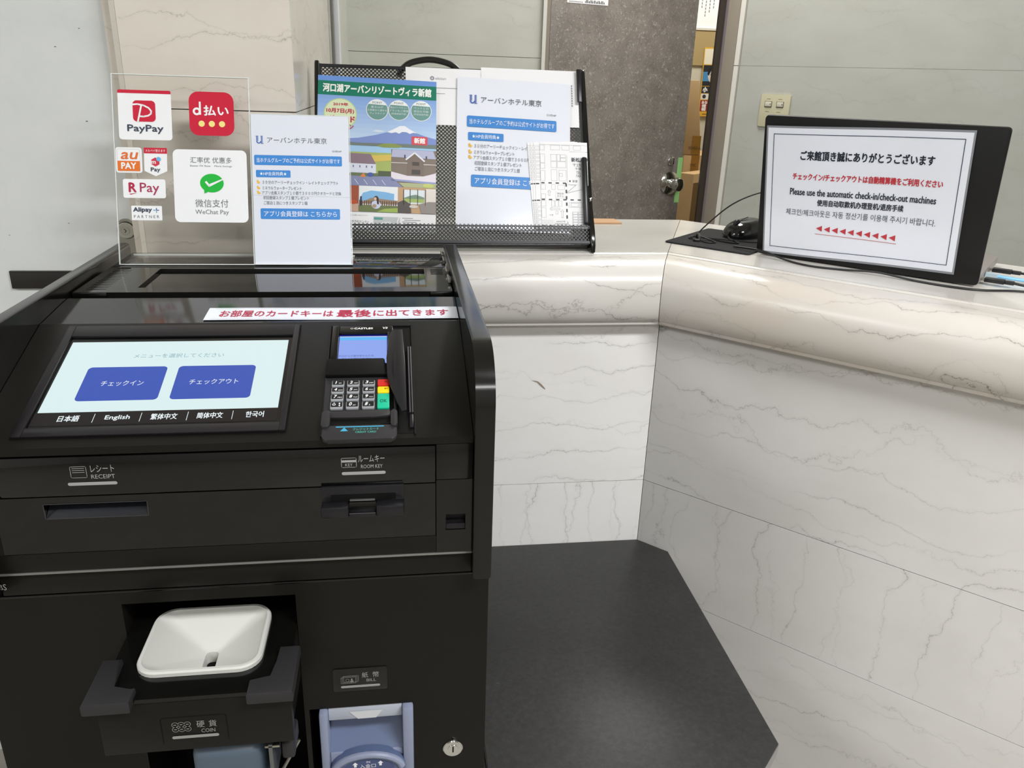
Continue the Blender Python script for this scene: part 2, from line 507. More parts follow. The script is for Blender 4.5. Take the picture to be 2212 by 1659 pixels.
# small pits and scuffs in the stone
rnd = random.Random(4)
Fl = frame((0, 1.455, 0), (1, 0, 0), (0, 0, 1))
for k in range(16):
    x = rnd.uniform(-0.85, -0.47); z = rnd.uniform(-0.36, 0.12)
    mb.ell(x, z, rnd.uniform(0.0008, 0.002), rnd.uniform(0.0005, 0.001), 0.0004, mat('dark_pit', '6d6a66', 0.8), Fl, 8)
struct(mb.build('wall_left'))
mb = MB(); mb.box(-3.3, -3.2, -3.6, 1.6, FL, CE, M_PLAIN); struct(mb.build('wall_lobby_left'))
mb = MB(); mb.box(-3.3, 3.5, -3.7, -3.6, FL, CE, mat('lobby_wall', 'acaaa4', 0.7)); struct(mb.build('wall_lobby_front'))
mb = MB(); mb.box(3.4, 3.5, -3.6, 0.98, FL, CE, M_PLAIN); struct(mb.build('wall_lobby_right'))

# marble column left of the counter: slabs round a core, level joint
mb = MB()
mb.box(-0.43, -0.18, 1.42, 3.1, FL, CE, M_GAP)
for z0, z1 in ((FL, -0.0608), (-0.0592, 0.5), (0.5015, CE)):
    mb.box(-0.4205, -0.161, 1.40, 1.42, z0, z1, M_COL)
    mb.box(-0.18, -0.16, 1.4005, 2.2, z0, z1, M_COL)
    mb.prism([(-0.4325, 1.412), (-0.421, 1.4005), (-0.421, 1.42), (-0.4325, 1.42)], z0, z1, M_COL)
mb.box(-0.18, -0.155, 2.203, 3.0, FL, CE, M_BACK)
struct(mb.build('wall_column'))
mb = MB(); mb.box(-0.4500, -0.4335, 1.436, 1.50, FL, CE, M_COL); struct(mb.build('trim_1'))
mb = MB(); mb.box(-0.1545, -0.137, 2.25, 2.295, -0.9, CE, mat('white_aluminium', 'dcdfe2', 0.3, spec=0.6), bev=0.003)
mb.box(-0.1545, -0.149, 2.215, 2.249, -0.9, CE, mat('grey_gasket', '77746f', 0.6))
struct(mb.build('trim_2'))

# back wall with the staff door
mb = MB()
for z0, z1 in ((FL, 0.0772), (0.0788, 0.66), (0.6615, CE)):
    mb.box(-0.155, 0.520, 3.0, 3.05, z0, z1, M_BACK)
mb.box(-0.155, 0.520, 3.01, 3.05, FL, CE, M_GAP)
mb.box(0.520, 1.30, 3.0, 3.05, 0.66, CE, M_BACK)
struct(mb.build('wall_back'))
mb = MB(); mb.box(0.5205, 0.533, 2.985, 3.05, FL, 0.66, mat('door_trim_white', 'd9d7d0', 0.4)); mb.box(0.5335, 0.548, 2.995, 3.05, FL, 0.66, M_FRAME)
struct(mb.build('trim_3'))
mb = MB(); mb.box(1.166, 1.186, 2.995, 3.012, FL, 0.66, M_JAMB); mb.box(1.1865, 1.1985, 2.988, 3.012, FL, 0.66, M_JAMBE); mb.box(1.222, 1.30, 3.0125, 3.12, FL, 0.66, M_JAMB)
struct(mb.build('trim_4'))
# right wall stands at 45 degrees, like the slanted counter
FR = frame((1.2, 3.0, 0), (S2, -S2, 0), (0, 0, 1))      # x along the wall, y up, z out of the wall
mb = MB(FR); mb.box(0.0, 0.048, FL, 0.70, -0.05, 0.012, M_FRAME, bev=0.002)
struct(mb.build('trim_5'))
mb = MB(FR); mb.box(0.0485, 0.0655, FL, 0.0765, -0.05, 0.006, mat('white_marble_strip', 'dfddd6', 0.3)); mb.box(0.0485, 0.0655, 0.0785, CE, -0.05, 0.006, mat('white_marble_strip'))
mb.box(0.0657, 0.0695, FL, CE, -0.05, 0.0015, M_GAP)
struct(mb.build('trim_6'))
mb = MB(FR)
for z0, z1 in ((FL, 0.0772), (0.0782, 0.66), (0.661, CE)):
    mb.box(0.07, 3.05, z0, z1, -0.05, 0.0, M_RIGHT)
mb.box(0.07, 3.05, FL, CE, -0.06, -0.001, M_GAP)
struct(mb.build('wall_right'))
# storeroom behind the door
mb = MB(); mb.box(0.3, 2.6, 4.35, 4.45, FL, CE, mat('storeroom_wall', 'cfcab8', 0.8)); struct(mb.build('wall_storeroom_back'))
mb = MB(); mb.box(2.5, 2.6, 2.9, 4.35, FL, CE, mat('storeroom_wall')); struct(mb.build('wall_storeroom_right'))
mb = MB(); mb.box(0.3, 0.4, 3.05, 4.35, FL, CE, mat('storeroom_wall')); struct(mb.build('wall_storeroom_left'))

# the door, ajar into the storeroom
FD = frame((0.55, 3.0, 0), (math.cos(R(18)), math.sin(R(18)), 0), (0, 0, 1))   # x along the leaf, y up, z towards the lobby
door = MB(FD)
door.box(0.0, 0.64, FL+0.01, 0.65, -0.04, 0.0, M_DOOR, bev=0.002)
door = struct(door.build('door_1'))
Fk = FD @ Matrix.Translation((0.584, -0.370, 0))
mb = MB(Fk); mb.lathe([(0.046, 0.0), (0.045, 0.006), (0.034, 0.013), (0.018, 0.016), (0.014, 0.02)], CHROME, n=36); mb.build('door_rose', door, door)
mb = MB(Fk); mb.lathe([(0.013, 0.018), (0.012, 0.032), (0.02, 0.040), (0.027, 0.050), (0.028, 0.060), (0.024, 0.070), (0.012, 0.076), (0.0, 0.077)], CHROME, n=36); mb.build('door_knob', door, door)
Ft = FD @ Matrix.Translation((0.581, -0.282, 0))
mb = MB(Ft); mb.lathe([(0.017, 0), (0.017, 0.006), (0.013, 0.009)], CHROME); mb.box(-0.004, 0.004, -0.013, 0.013, 0.008, 0.022, CHROME, bev=0.002); mb.build('thumb_turn', door, door)
mb = MB(FD); mb.box(0.6405, 0.6415, -0.46, -0.26, -0.038, 0.0, mat('green_tape', '9fd98a', 0.5)); mb.box(0.618, 0.6415, -0.45, -0.27, 0.0002, 0.0007, mat('green_tape'))
tag(mb.build('masking_tape'), 'strip of light green tape stuck down the edge of the brown door by its knob', 'tape')
mb = MB(FD); mb.box(0.062, 0.232, 0.2635, 0.36, 0.0003, 0.001, PAPER)
for k in range(16):
    mb.rect(0.135+k*0.0052, 0.2665, 0.1375+k*0.0052+0.001*(k % 2), 0.2765 if k % 3 else 0.273, 0.0012, ink('333333'))
for k in range(11):
    mb.rect(0.07+k*0.0052, 0.2665, 0.0725+k*0.0052, 0.2700, 0.0012, ink('555555'))
tag(mb.build('door_notice'), 'white label with small black print high on the speckled brown door', 'notice')

# ================================================================== RECEPTION COUNTER
C0 = (0.52, 1.46); TN = math.tan(R(22.5))
FDc = frame((C0[0], C0[1], 0), (S2, -S2, 0), (0, 0, 1))   # slanted front: x along it, y up, z out to the lobby
counter = thing('reception_counter', 'pale veined marble reception counter with rounded front edge bending round the corner', 'counter', (0.6, 1.5, FL))
def sweep(mb, prof, m, seg, x0=None, x1=None, smooth=True, gap=0.0006):
    """extrude a closed (out, height) profile along the straight ('a') or slanted ('d') run, mitred at the bend"""
    n = len(prof); vs = []
    for e in (0, 1):
        for o, z in prof:
            if seg == 'a':
                x = x0 if e == 0 else (C0[0]-TN*o-gap if x1 is None else x1)
                vs.append((x, C0[1]-o, z))
            else:
                u = (TN*o+gap if x0 is None else x0) if e == 0 else x1
                vs.append((C0[0]+u*S2-o*S2, C0[1]-u*S2-o*S2, z))
    mb.add(vs, [tuple(range(n-1, -1, -1)), tuple(range(n, 2*n))], m)
    mb.add(vs, [(i, (i+1) % n, n+(i+1) % n, n+i) for i in range(n)], m, smooth)
XA = -0.158; UD = 2.2
top = [(0.0, -0.3), (0.0, -0.33), (-0.377, -0.33), (-0.377, -0.3)]
bead = [(0.012, -0.3022), (0.012, -0.33), (0.0012, -0.33), (0.0012, -0.3006), (0.004, -0.3000), (0.009, -0.3006)]
nose = [(0.0125, -0.33), (0.0125, -0.3035), (0.03, -0.3035), (0.045, -0.3045)]
for k in range(1, 13):
    a = R(90-90*k/12); nose.append((0.045+0.050*math.cos(a), -0.3565+0.052*math.sin(a)))
for k in range(1, 9):
    a = R(-82*k/8); nose.append((0.072+0.023*math.cos(a), -0.3600+0.058*math.sin(a)))
nose += [(0.0735, -0.4185), (0.0725, -0.4245), (0.03, -0.4245), (0.03, -0.40)]
for seg, mt, mn in (('a', M_TA, M_NA), ('d', M_TD, M_ND)):
    kw = dict(x0=XA) if seg == 'a' else dict(x1=UD)
    mb = MB(); sweep(mb, top, mt, seg, smooth=False, **kw); mb.build('counter_top', counter)
    mb = MB(); sweep(mb, bead, mt, seg, smooth=False, **kw); mb.build('edge_bead', counter)
    mb = MB(); sweep(mb, nose, mn, seg, **kw); mb.build('rounded_edge', counter)
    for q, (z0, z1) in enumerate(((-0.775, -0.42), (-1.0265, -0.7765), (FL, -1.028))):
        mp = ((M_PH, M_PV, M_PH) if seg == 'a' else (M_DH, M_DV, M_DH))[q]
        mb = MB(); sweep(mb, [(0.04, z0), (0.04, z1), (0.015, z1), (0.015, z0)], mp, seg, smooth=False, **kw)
        if seg == 'a' and q == 0:       # a brown chip in the stone
            Fp = frame((0, 1.42, 0), (1, 0, 0), (0, 0, 1))
            mb.poly([(0.254, -0.5465), (0.262, -0.5475), (0.268, -0.549), (0.2755, -0.5555), (0.2815, -0.5625), (0.2835, -0.5665), (0.2795, -0.5645), (0.2725, -0.5585), (0.266, -0.5515), (0.2585, -0.5485)], 0.0004, mat('brown_chip', '9c8f7e', 0.7), Fp)
        mb.build('front_panel', counter)
    mb = MB(); sweep(mb, [(0.0148, FL), (0.0148, -0.331), (-0.36, -0.331), (-0.36, FL)], mat('counter_core', '9b9487', 0.8), seg, smooth=False, **kw); mb.build('counter_body', counter)

mb = MB(FDc)
mb.box(0.0150, 0.0215, -0.4345, -0.425, 0.0405, 0.0415, mat('grey_plastic', 'b9b7b2', 0.4)); mb.box(0.0185, 0.032, -0.437, -0.427, 0.0416, 0.0445, mat('milky_plastic', 'd5d6d4', 0.3), bev=0.001)
mb.box(0.0215, 0.0285, -0.442, -0.437, 0.0416, 0.0475, mat('milky_plastic'), bev=0.001)
tag(mb.build('adhesive_hook'), 'small milky plastic hook stuck under the marble edge at the bend of the counter', 'hook')

# ------------------------------------------------------------------ black bar and lock on the left wall
mb = MB(); mb.box(-0.668, -0.452, 1.449, 1.4545, -0.3672, -0.336, mat('black_bar', '161210', 0.4), bev=0.0008)
mb.box(-0.6675, -0.452, 1.4485, 1.449, -0.3385, -0.3375, mat('black_bar'))
tag(mb.build('wall_bar'), 'flat black bar fixed level on the grey stone wall left of the kiosk', 'bar')
lk = thing('wall_lock', 'round steel key lock on a rounded plate low beside the marble column', 'lock', (-0.463, 1.45, -0.265))
mb = MB(Fl); pts = [(-0.4805, -0.31), (-0.4525, -0.31)]+[(-0.4665+0.014*math.cos(R(a)), -0.2575+0.013*math.sin(R(a))) for a in range(0, 181, 15)]
mb.prism(pts, 0.0004, 0.002, STEEL); mb.build('lock_plate', lk)
mb = MB(Fl @ Matrix.Translation((-0.4665, -0.2645, 0.002))); mb.lathe([(0.0150, 0), (0.0150, 0.0008)], DARK, n=40); mb.lathe([(0.0140, 0.0005), (0.0140, 0.0045), (0.0126, 0.0060), (0.0076, 0.0056), (0.0074, 0.0050), (0.0068, 0.0050), (0.0066, 0.0062)], mat('satin_nickel', 'c8c6be', 0.25, metal=0.9), n=40)
mb.build('lock_cylinder', lk)
mb = MB(Fl @ Matrix.Translation((-0.4665, -0.2645, 0.0083))); mb.line([(-0.0018, 0.0030), (0.0014, 0.0002), (-0.0008, -0.0030)], 0.0011, 0.0002, DARK)
mb.build('keyhole', lk)

# ================================================================== BLACK SIDE TABLE
M_TABLE = speckle('charcoal_table_top', [(0.32, '222222'), (0.52, '2f2f2f'), (0.62, '363636'), (0.72, '545454')], 120, 0.42, 0.45, 6, big=3.0)
tb = thing('side_table', 'low charcoal table with cut corners standing between the kiosk and the marble counter', 'table', (0.335, 1.1, FL))
ch = 0.0375
tp = [(0.113, 0.803), (0.513, 0.803), (0.5545, 0.8445), (0.5545, 1.3655), (0.5020, 1.4180), (0.113, 1.4180)]
mb = MB(); mb.prism(tp, -0.945, -0.92, M_TABLE, bev=0.0015, mside=None); mb.build('table_top', tb)
mb = MB(); tq = [(0.1128, 0.8015), (0.5136, 0.8015), (0.5558, 0.8438), (0.5558, 1.3650), (0.1128, 1.3650)]
mb.prism([(x*0.998, y) for x, y in tq], -0.9435, -0.9225, mat('grey_edge_band', '8e8b88', 0.4)); mb.build('edge_band', tb)
for x, y in ((0.16, 0.86), (0.49, 0.86), (0.16, 1.36), (0.47, 1.33)):
    mb = MB(); mb.box(x-0.02, x+0.02, y-0.02, y+0.02, FL, -0.945, BLACKM, bev=0.002); mb.build('table_leg', tb)

# ================================================================== CHECK-IN KIOSK
XL, XR = -0.433, 0.0785                         # inner faces of the two side panels
kiosk = thing('check_in_kiosk', 'black self check-in and payment kiosk with lit touch screen, card reader and coin tray', 'kiosk', (-0.17, 1.07, FL))
KF = frame((0, 0.781, 0), (1, 0, 0), (0, 0, 1))         # upright face: x, height, out
KC = frame((0, 0.787, 0), (1, 0, 0), (0, 0, 1))         # lower cabinet face
SA = R(18.5)
KS = frame((0, 0.989, -0.295), (1, 0, 0), (0, math.cos(SA), math.sin(SA)))   # sloping face, y = minus distance below the crease
PF = frame((0, 0, 0), (0, 1, 0), (0, 0, 1))             # side profile: (y, z), extruded along x
FT = lambda z: W0 @ Matrix.Translation((0, 0, z))       # level plane

# --- lower cabinet
mb = MB(KC)
mb.panel([-0.475, -0.3152, -0.1252, -0.1195, 0.0083, 0.0998], [FL, -0.93, -0.90, -0.7335, -0.5628, -0.5475],
         {(1, 1), (1, 2), (1, 3), (3, 2)}, -0.02, 0, BROWNB)
mb.box(-0.475, 0.0998, -0.5474, -0.5445, -0.56, 0.0008, BLACK, bev=0.001)
mb.box(-0.475, -0.43, FL, -0.548, -0.565, -0.0201, BROWNB); mb.box(0.0795, 0.0998, FL, -0.548, -0.565, -0.0201, BROWNB)
mb.box(-0.429, 0.0794, FL, -0.548, -0.565, -0.13, DARK)
mb.box(-0.3152, -0.1252, -0.5628, -0.5558, -0.129, -0.0205, DARK)
mb.box(-0.3222, -0.3152, -0.93, -0.5628, -0.129, -0.0205, DARK); mb.box(-0.1250, -0.1222, -0.93, -0.5628, -0.129, -0.0205, DARK)
mb.box(0.0084, 0.0140, -0.90, -0.7335, -0.129, -0.0205, DARK)
mb.build('cabinet', kiosk)
# --- band between cabinet and head
mb = MB(KF); mb.box(XL, XR, -0.5425, -0.5145, -0.57, -0.004, BROWNB, bev=0.0008)
mb.box(XL, XR, -0.5143, -0.5118, -0.57, 0.0008, mat('bright_edge', '8d8d8a', 0.25, metal=0.6), bev=0.0006)
mb.build('middle_band', kiosk)
mb = MB(KF); mb.text('BS', -0.4355, -0.5345, -0.4278, -0.5268, -0.0036, GREYINK); mb.build('maker_lettering', kiosk)
# --- head
mb = MB(PF)
mb.prism([(0.989, -0.295), (0.781, -0.3645), (0.781, -0.373), (0.801, -0.3732), (0.801, -0.5116), (1.351, -0.5116), (1.351, -0.312), (1.250, -0.312), (1.0, -0.2965)], XL+0.0005, XR-0.0005, BROWNB)
mb.prism([(0.9893, -0.2951), (1.0800, -0.2871), (1.0815, -0.2880), (1.0815, -0.31), (0.9895, -0.31)], XL+0.0006, XR-0.0006, DECK)
mb.F = KF
mb.box(0.0375, XR-0.0005, -0.4168, -0.3735, -0.019, 0.0, BLACK, bev=0.0006)
mb.panel([0.0375, 0.0482, 0.0705, XR-0.0005], [-0.5112, -0.4821, -0.4614, -0.4174], {(1, 1)}, -0.019, 0.0, BLACK)
mb.box(0.0482, 0.0705, -0.4821, -0.4614, -0.019, -0.012, BLACKM); mb.box(0.0482, 0.0705, -0.4821, -0.4745, -0.012, -0.001, BLACKM, bev=0.001)
mb.box(XL+0.0005, 0.0372, -0.5112, -0.4890, -0.019, 0.0, BROWNB, bev=0.0006)
mb.box(XL+0.0005, -0.4205, -0.4888, -0.3735, -0.019, 0.0, BROWNB)
mb.build('head_housing', kiosk)
mb = MB(KF); mb.box(-0.4202, 0.0365, -0.4200, -0.3752, -0.019, 0.0, MIRROR, bev=0.0006); mb.build('glossy_fascia', kiosk)
mb = MB(KF); mb.panel([-0.4202, -0.3722, -0.2692, 0.0365], [-0.4882, -0.4465, -0.4291, -0.4212], {(1, 1)}, -0.019, 0.0, MIRROR)
mb.build('glossy_fascia', kiosk)
mb = MB(KF)
mb.add([(-0.3722, -0.4465, 0.0), (-0.2692, -0.4465, 0.0), (-0.2712, -0.4291, -0.0185), (-0.3702, -0.4291, -0.0185)], [(0, 1, 2, 3)], mat('slot_ramp', '1b1d22', 0.25))
mb.line([(-0.3722, -0.4465), (-0.2692, -0.4465), (-0.2692, -0.4291), (-0.3722, -0.4291)], 0.0008, 0.0004, mat('slot_rim', '3a3a3c', 0.3), closed=True)
mb.build('receipt_slot', kiosk)
# --- printed labels of the upright face
mb = MB(KF); h = 0.0005
mb.line(mb.rrect_pts(-0.3394, -0.3989, -0.3239, -0.3862, 0.001, 3), 0.0005, h, GREYINK, closed=True)
for k in range(3):
    mb.rect(-0.3378, -0.3886-k*0.0022, -0.3256, -0.3881-k*0.0022, h, GREYINK)
mb.text('レシート', -0.3196, -0.3930, -0.2965, -0.3851, h, GREYINK); mb.text('RECEIPT', -0.3200, -0.4006, -0.2967, -0.3958, h, GREYINK)
mb.rrect(-0.3440, -0.4080, -0.2954, -0.4043, 0.002, h, GREYINK)
mb.build('receipt_label', kiosk)
mb = MB(KF)
mb.line(mb.rrect_pts(-0.0648, -0.3975, -0.0490, -0.3863, 0.001, 3), 0.0005, h, GREYINK, closed=True)
mb.rect(-0.0645, -0.3915, -0.0493, -0.3888, h, GREYINK); mb.text('KEY', -0.0608, -0.3962, -0.0530, -0.3928, h, GREYINK)
mb.text('ルームキー', -0.0470, -0.3918, -0.0186, -0.3836, h, GREYINK); mb.text('ROOM KEY', -0.0442, -0.3992, -0.0209, -0.3948, h, GREYINK)
mb.rrect(-0.0650, -0.4068, -0.0178, -0.4030, 0.002, h, GREYINK)
mb.build('room_key_label', kiosk)
# --- room key card slot
mb = MB(KF)
mb.box(-0.0875, 0.0016, -0.4378, -0.4194, 0.0, 0.004, BLACKM, bev=0.0006)
mb.box(-0.0777, -0.0075, -0.4362, -0.4288, 0.0038, 0.0044, DARK)
mb.box(-0.0881, -0.0585, -0.4520, -0.4378, 0.0, 0.016, BLACKM, bev=0.0025); mb.box(-0.0290, 0.0017, -0.4520, -0.4378, 0.0, 0.016, BLACKM, bev=0.0025)
mb.box(-0.0584, -0.0291, -0.4520, -0.4472, 0.0, 0.015, BLACKM, bev=0.0015); mb.box(-0.0584, -0.0291, -0.4472, -0.4378, 0.0, 0.006, BLACK)
mb.box(-0.0575, -0.0300, -0.4362, -0.4344, 0.004, 0.007, mat('slot_metal', '77797a', 0.3, metal=0.7), bev=0.0006)
mb.line([(-0.0578, -0.4466), (-0.0297, -0.4466)], 0.0006, 0.0154, mat('slot_metal'))
mb.build('room_key_slot', kiosk)
# --- side panels
def side_profile():
    pts = [(1.357, -0.54), (1.357, -0.274)]
    pts += [(1.349+0.008*math.cos(R(a)), -0.274+0.008*math.sin(R(a))) for a in (30, 60, 90)]
    rr = 0.062
    pts += [(0.765+rr+rr*math.cos(R(a)), -0.266-rr+rr*math.sin(R(a))) for a in range(90, 181, 5)]
    pts += [(0.765, -0.54)]
    return pts
for x0, x1 in ((XR, 0.100), (-0.450, XL)):
    mb = MB(PF); mb.prism(side_profile(), x0, x1, BLACK, bev=0.003)
    mb.build('side_panel', kiosk)
# --- document scanner and rear deck
mb = MB(FT(-0.283))
mb.panel([XL+0.002, -0.3560, 0.0405, XR-0.002], [1.0955, 1.1205, 1.2360, 1.2455], {(1, 1)}, -0.012, 0.0, DECK)
mb.box(-0.3560, 0.0405, 1.1205, 1.2360, -0.0118, -0.004, MIRROR)
for k in range(13):
    y = 1.110+k*0.0095
    mb.poly([(-0.4190, y), (-0.3935, y+0.0016), (-0.3935, y+0.0024), (-0.4190, y+0.0034)], 0.0003, DARK)
for k in range(5):
    mb.rect(0.0500, 1.200+k*0.008, 0.0690, 1.2025+k*0.008, 0.0003, DARK)
mb.ell(-0.4085, 1.2385, 0.010, 0.0045, 0.0003, DARK)
mb.box(XL+0.002, -0.388, 1.0925, 1.0953, -0.012, -0.0005, BLACK, bev=0.0006); mb.box(0.045, XR-0.002, 1.0925, 1.0953, -0.012, -0.0005, BLACK, bev=0.0006)
mb.build('document_scanner', kiosk)
mb = MB(FT(-0.283)); mb.box(XL+0.002, XR-0.002, 1.2485, 1.3545, -0.028, 0.0, MIRROR, bev=0.001); mb.build('rear_deck', kiosk)
for y in (1.140, 1.195, 1.270, 1.315):
    mb = MB(FT(-0.283)); mb.box(XR-0.0055, XR-0.0005, y, y+0.026, 0.0003, 0.006, STEEL, bev=0.001); mb.tube([(XR-0.004, y-0.004, 0.005), (XR-0.004, y+0.030, 0.005)], 0.0022, STEEL)
    mb.build('hinge', kiosk)

# --- touch screen
SCR = mat('screen_bezel', '1d1b1e', 0.35)
mb = MB(KS)
for a in ((-0.3968, -0.3872, -0.2042, -0.0092), (-0.1302, -0.1236, -0.2042, -0.0092)):
    mb.box(a[0], a[1], a[2], a[3], 0.0, 0.0035, SCR, bev=0.0008)
mb.box(-0.3872, -0.1302, -0.0305, -0.0092, 0.0, 0.0035, SCR, bev=0.0008); mb.box(-0.3872, -0.1302, -0.2042, -0.1915, 0.0, 0.0035, SCR, bev=0.0008)
mb.line([(-0.3978, -0.2052), (-0.1226, -0.2052), (-0.1226, -0.0082), (-0.3978, -0.0082)], 0.0014, 0.0004, DARK, closed=True)
scr = mb.build('touch_screen', kiosk)
mb = MB(KS)
BG = glow('dff3f4', 0.95); BT = glow('3a55b4', 1.0); WT = glow('f2fbff', 0.95)
mb.box(-0.3872, -0.1302, -0.1915, -0.0305, 0.0, 0.0004, mat('screen_glass_edge', '060607', 0.08))
mb.rect(-0.3835, -0.1650, -0.1350, -0.0390, 0.0006, BG)
mb.rect(-0.3860, -0.1862, -0.1345, -0.1650, 0.0006, glow('1a1213', 0.7))
mb.text('メニューを選択してください', -0.3085, -0.0715, -0.2072, -0.0635, 0.0008, glow('86b0ba', 0.9))
mb.rrect(-0.3525, -0.1472, -0.2662, -0.0878, 0.005, 0.0008, BT); mb.rrect(-0.2538, -0.1472, -0.1675, -0.0878, 0.005, 0.0008, BT)
mb.text('チェックイン', -0.3320, -0.1222, -0.2868, -0.1130, 0.0010, WT); mb.text('チェックアウト', -0.2375, -0.1222, -0.1838, -0.1130, 0.0010, WT)
for s, a, b in (('日本語', -0.3600, -0.3390), ('English', -0.3130, -0.2880), ('繁体中文', -0.2665, -0.2395), ('简体中文', -0.2190, -0.1922), ('한국어', -0.1680, -0.1490)):
    mb.text(s, a, -0.1800, b, -0.1705 if s != 'English' else -0.1715, 0.0008, WT, bold=0.00018)
for x in (-0.3245, -0.2770, -0.2290, -0.1820):
    mb.rect(x-0.0003, -0.1825, x+0.0003, -0.1685, 0.0008, WT)
mb.build('screen_display', scr)

# --- card reader
mb = MB(KS)
mb.box(-0.0862, -0.0845, -0.2150, -0.0115, 0.0, 0.002, BLACKM); mb.box(0.0145, 0.0160, -0.2150, -0.0115, 0.0, 0.002, BLACKM); mb.box(-0.0862, 0.0160, -0.0128, -0.0110, 0.0, 0.002, BLACKM)
mb.box(-0.0845, 0.0145, -0.2120, -0.0128, 0.0, 0.0004, DARK)
mb.box(-0.0830, -0.0742, -0.0860, -0.0140, 0.0003, 0.004, BLACK, bev=0.0012); mb.box(-0.0742, -0.0080, -0.0300, -0.0140, 0.0003, 0.003, BLACK, bev=0.001)
mb.box(-0.0148, -0.0080, -0.0860, -0.0280, 0.0003, 0.004, BLACK, bev=0.001)
mb.prism([(-0.0862, -0.0900), (-0.0175, -0.0900), (-0.0145, -0.1200), (-0.0120, -0.1800), (-0.0850, -0.1830)], 0.0003, 0.003, RUBBER, bev=0.001)
mb.prism([(-0.0858, -0.1185), (-0.0852, -0.0900), (-0.0832, -0.0878), (-0.0200, -0.0878), (-0.0180, -0.0895), (-0.0150, -0.1185)], 0.0031, 0.0085, DARK, bev=0.001)
mb.prism([(-0.0840, -0.1790), (-0.0120, -0.1770), (-0.0110, -0.1880), (-0.0300, -0.1895), (-0.0480, -0.1900), (-0.0660, -0.1898), (-0.0850, -0.1890)], 0.0003, 0.0055, RUBBER, bev=0.0015)
mb.box(-0.0763, -0.0115, -0.2020, -0.1868, 0.0003, 0.003, DARK)
mb.tube([(-0.0755, -0.2005, 0.004), (-0.045, -0.2030, 0.0045), (-0.0120, -0.1995, 0.004)], 0.0011, BLACK, smooth_pts=6)
reader = mb.build('card_reader', kiosk)
mb = MB(KS); mb.prism(mb.rrect_pts(-0.0840, -0.2255, -0.0045, -0.2035, 0.006), 0.0003, 0.0062, RUBBER, bev=0.002)
CY = glow('55c8f0', 0.8)
mb.rrect(-0.0698, -0.2068, -0.0184, -0.2052, 0.0008, 0.0064, CY); mb.poly([(-0.0650, -0.2128), (-0.0566, -0.2128), (-0.0608, -0.2068)], 0.0064, CY)
mb.text('クレジットカード', -0.0515, -0.2120, -0.0240, -0.2080, 0.0064, mat('teal_print', '4fb9a8', 0.4)); mb.text('CREDIT CARD', -0.0488, -0.2160, -0.0268, -0.2132, 0.0064, mat('teal_print'))
mb.build('card_guide', reader)
for x0, x1 in ((-0.0856, -0.0764), (-0.0112, -0.0038)):
    mb = MB(KS); mb.prism(mb.rrect_pts(x0, -0.2075, x1, -0.1800, 0.0042), 0.0003, 0.0085, RUBBER, bev=0.002); mb.build('slot_guard', reader)
mb = MB(KS)
mb.rect(-0.0742, -0.0885, -0.0148, -0.0300, 0.0006, glow('1b1f86', 0.8)); mb.rect(-0.0735, -0.0880, -0.0155, -0.0335, 0.0008, glow('8ea6ee', 1.0))
mb.rect(-0.0735, -0.0415, -0.0155, -0.0355, 0.0009, glow('5fb6f4', 1.0)); mb.rect(-0.0735, -0.0347, -0.0155, -0.0337, 0.0009, glow('e6f2ff', 1.0))
BI = glow('4a5694', 0.9)
mb.text('POSからの操作待ちのため、', -0.0725, -0.0755, -0.0300, -0.0715, 0.0010, BI); mb.text('しばらくお待ちください。', -0.0725, -0.0812, -0.0330, -0.0772, 0.0010, BI)
mb.build('reader_display', reader)
mb = MB(KS); mb.text('CASTLES', -0.0560, -0.0215, -0.0330, -0.0180, 0.0032, ink('e8e8e8'), bold=0.0002); mb.ring(-0.0590, -0.0198, 0.0018, 0.0017, 0.0006, 0.0032, ink('d8c8c0'))
mb.text('V3', -0.0212, -0.0210, -0.0152, -0.0172, 0.0032, ink('e8e8e8'), bold=0.0002, slant=0.2); mb.build('maker_lettering', reader)
# privacy shield on the right and the guide rods beside it
RS = frame((0, 0.989, -0.295), (0, -math.cos(SA), -math.sin(SA)), (0, -math.sin(SA), math.cos(SA)))   # x = distance below the crease, y = out of the face
mb = MB(RS); mb.prism([(0.022, 0.0004), (0.185, 0.0004), (0.186, 0.004), (0.165, 0.0065), (0.140, 0.011), (0.120, 0.014), (0.095, 0.014), (0.060, 0.009), (0.030, 0.006)], 0.0045, 0.0075, BLACKM, bev=0.001)
mb.F = KS; mb.prism([(-0.0128, -0.048), (-0.0085, -0.034), (0.0042, -0.034), (0.0062, -0.110), (0.0066, -0.186), (0.0010, -0.188), (-0.0040, -0.172), (-0.0075, -0.158), (-0.0120, -0.140), (-0.0150, -0.124), (-0.0158, -0.092)], 0.0088, 0.0118, BLACKM, bev=0.0012)
mb.build('privacy_shield', reader)
mb = MB(KS)
for x in (0.0100, 0.0128):
    mb.tube([(x, -0.060, 0.003), (x, -0.182, 0.003)], 0.0013, RUBBER)
mb.box(0.0092, 0.0138, -0.205, -0.183, 0.0004, 0.003, BLACKM, bev=0.001); mb.build('guide_rods', reader)
KEYG = mat('key_grey', '8d9094', 0.4); KEYB = mat('key_face_black', '141619', 0.35)
KW = ink('f2f2f2')
cols = [(-0.0777, -0.0637), (-0.0605, -0.0465), (-0.0429, -0.0290)]
rows = [(-0.1262, -0.1374), (-0.1386, -0.1496), (-0.1508, -0.1624), (-0.1637, -0.1760)]
legend = [('1', 'qz'), ('2', 'ABC'), ('3', 'DEF'), ('4', 'GHI'), ('5', 'JKL'), ('6', 'MNO'), ('7', 'PRS'), ('8', 'TUV'), ('9', 'WXY'), ('', '*'), ('0', 'SP'), ('#', ';')]
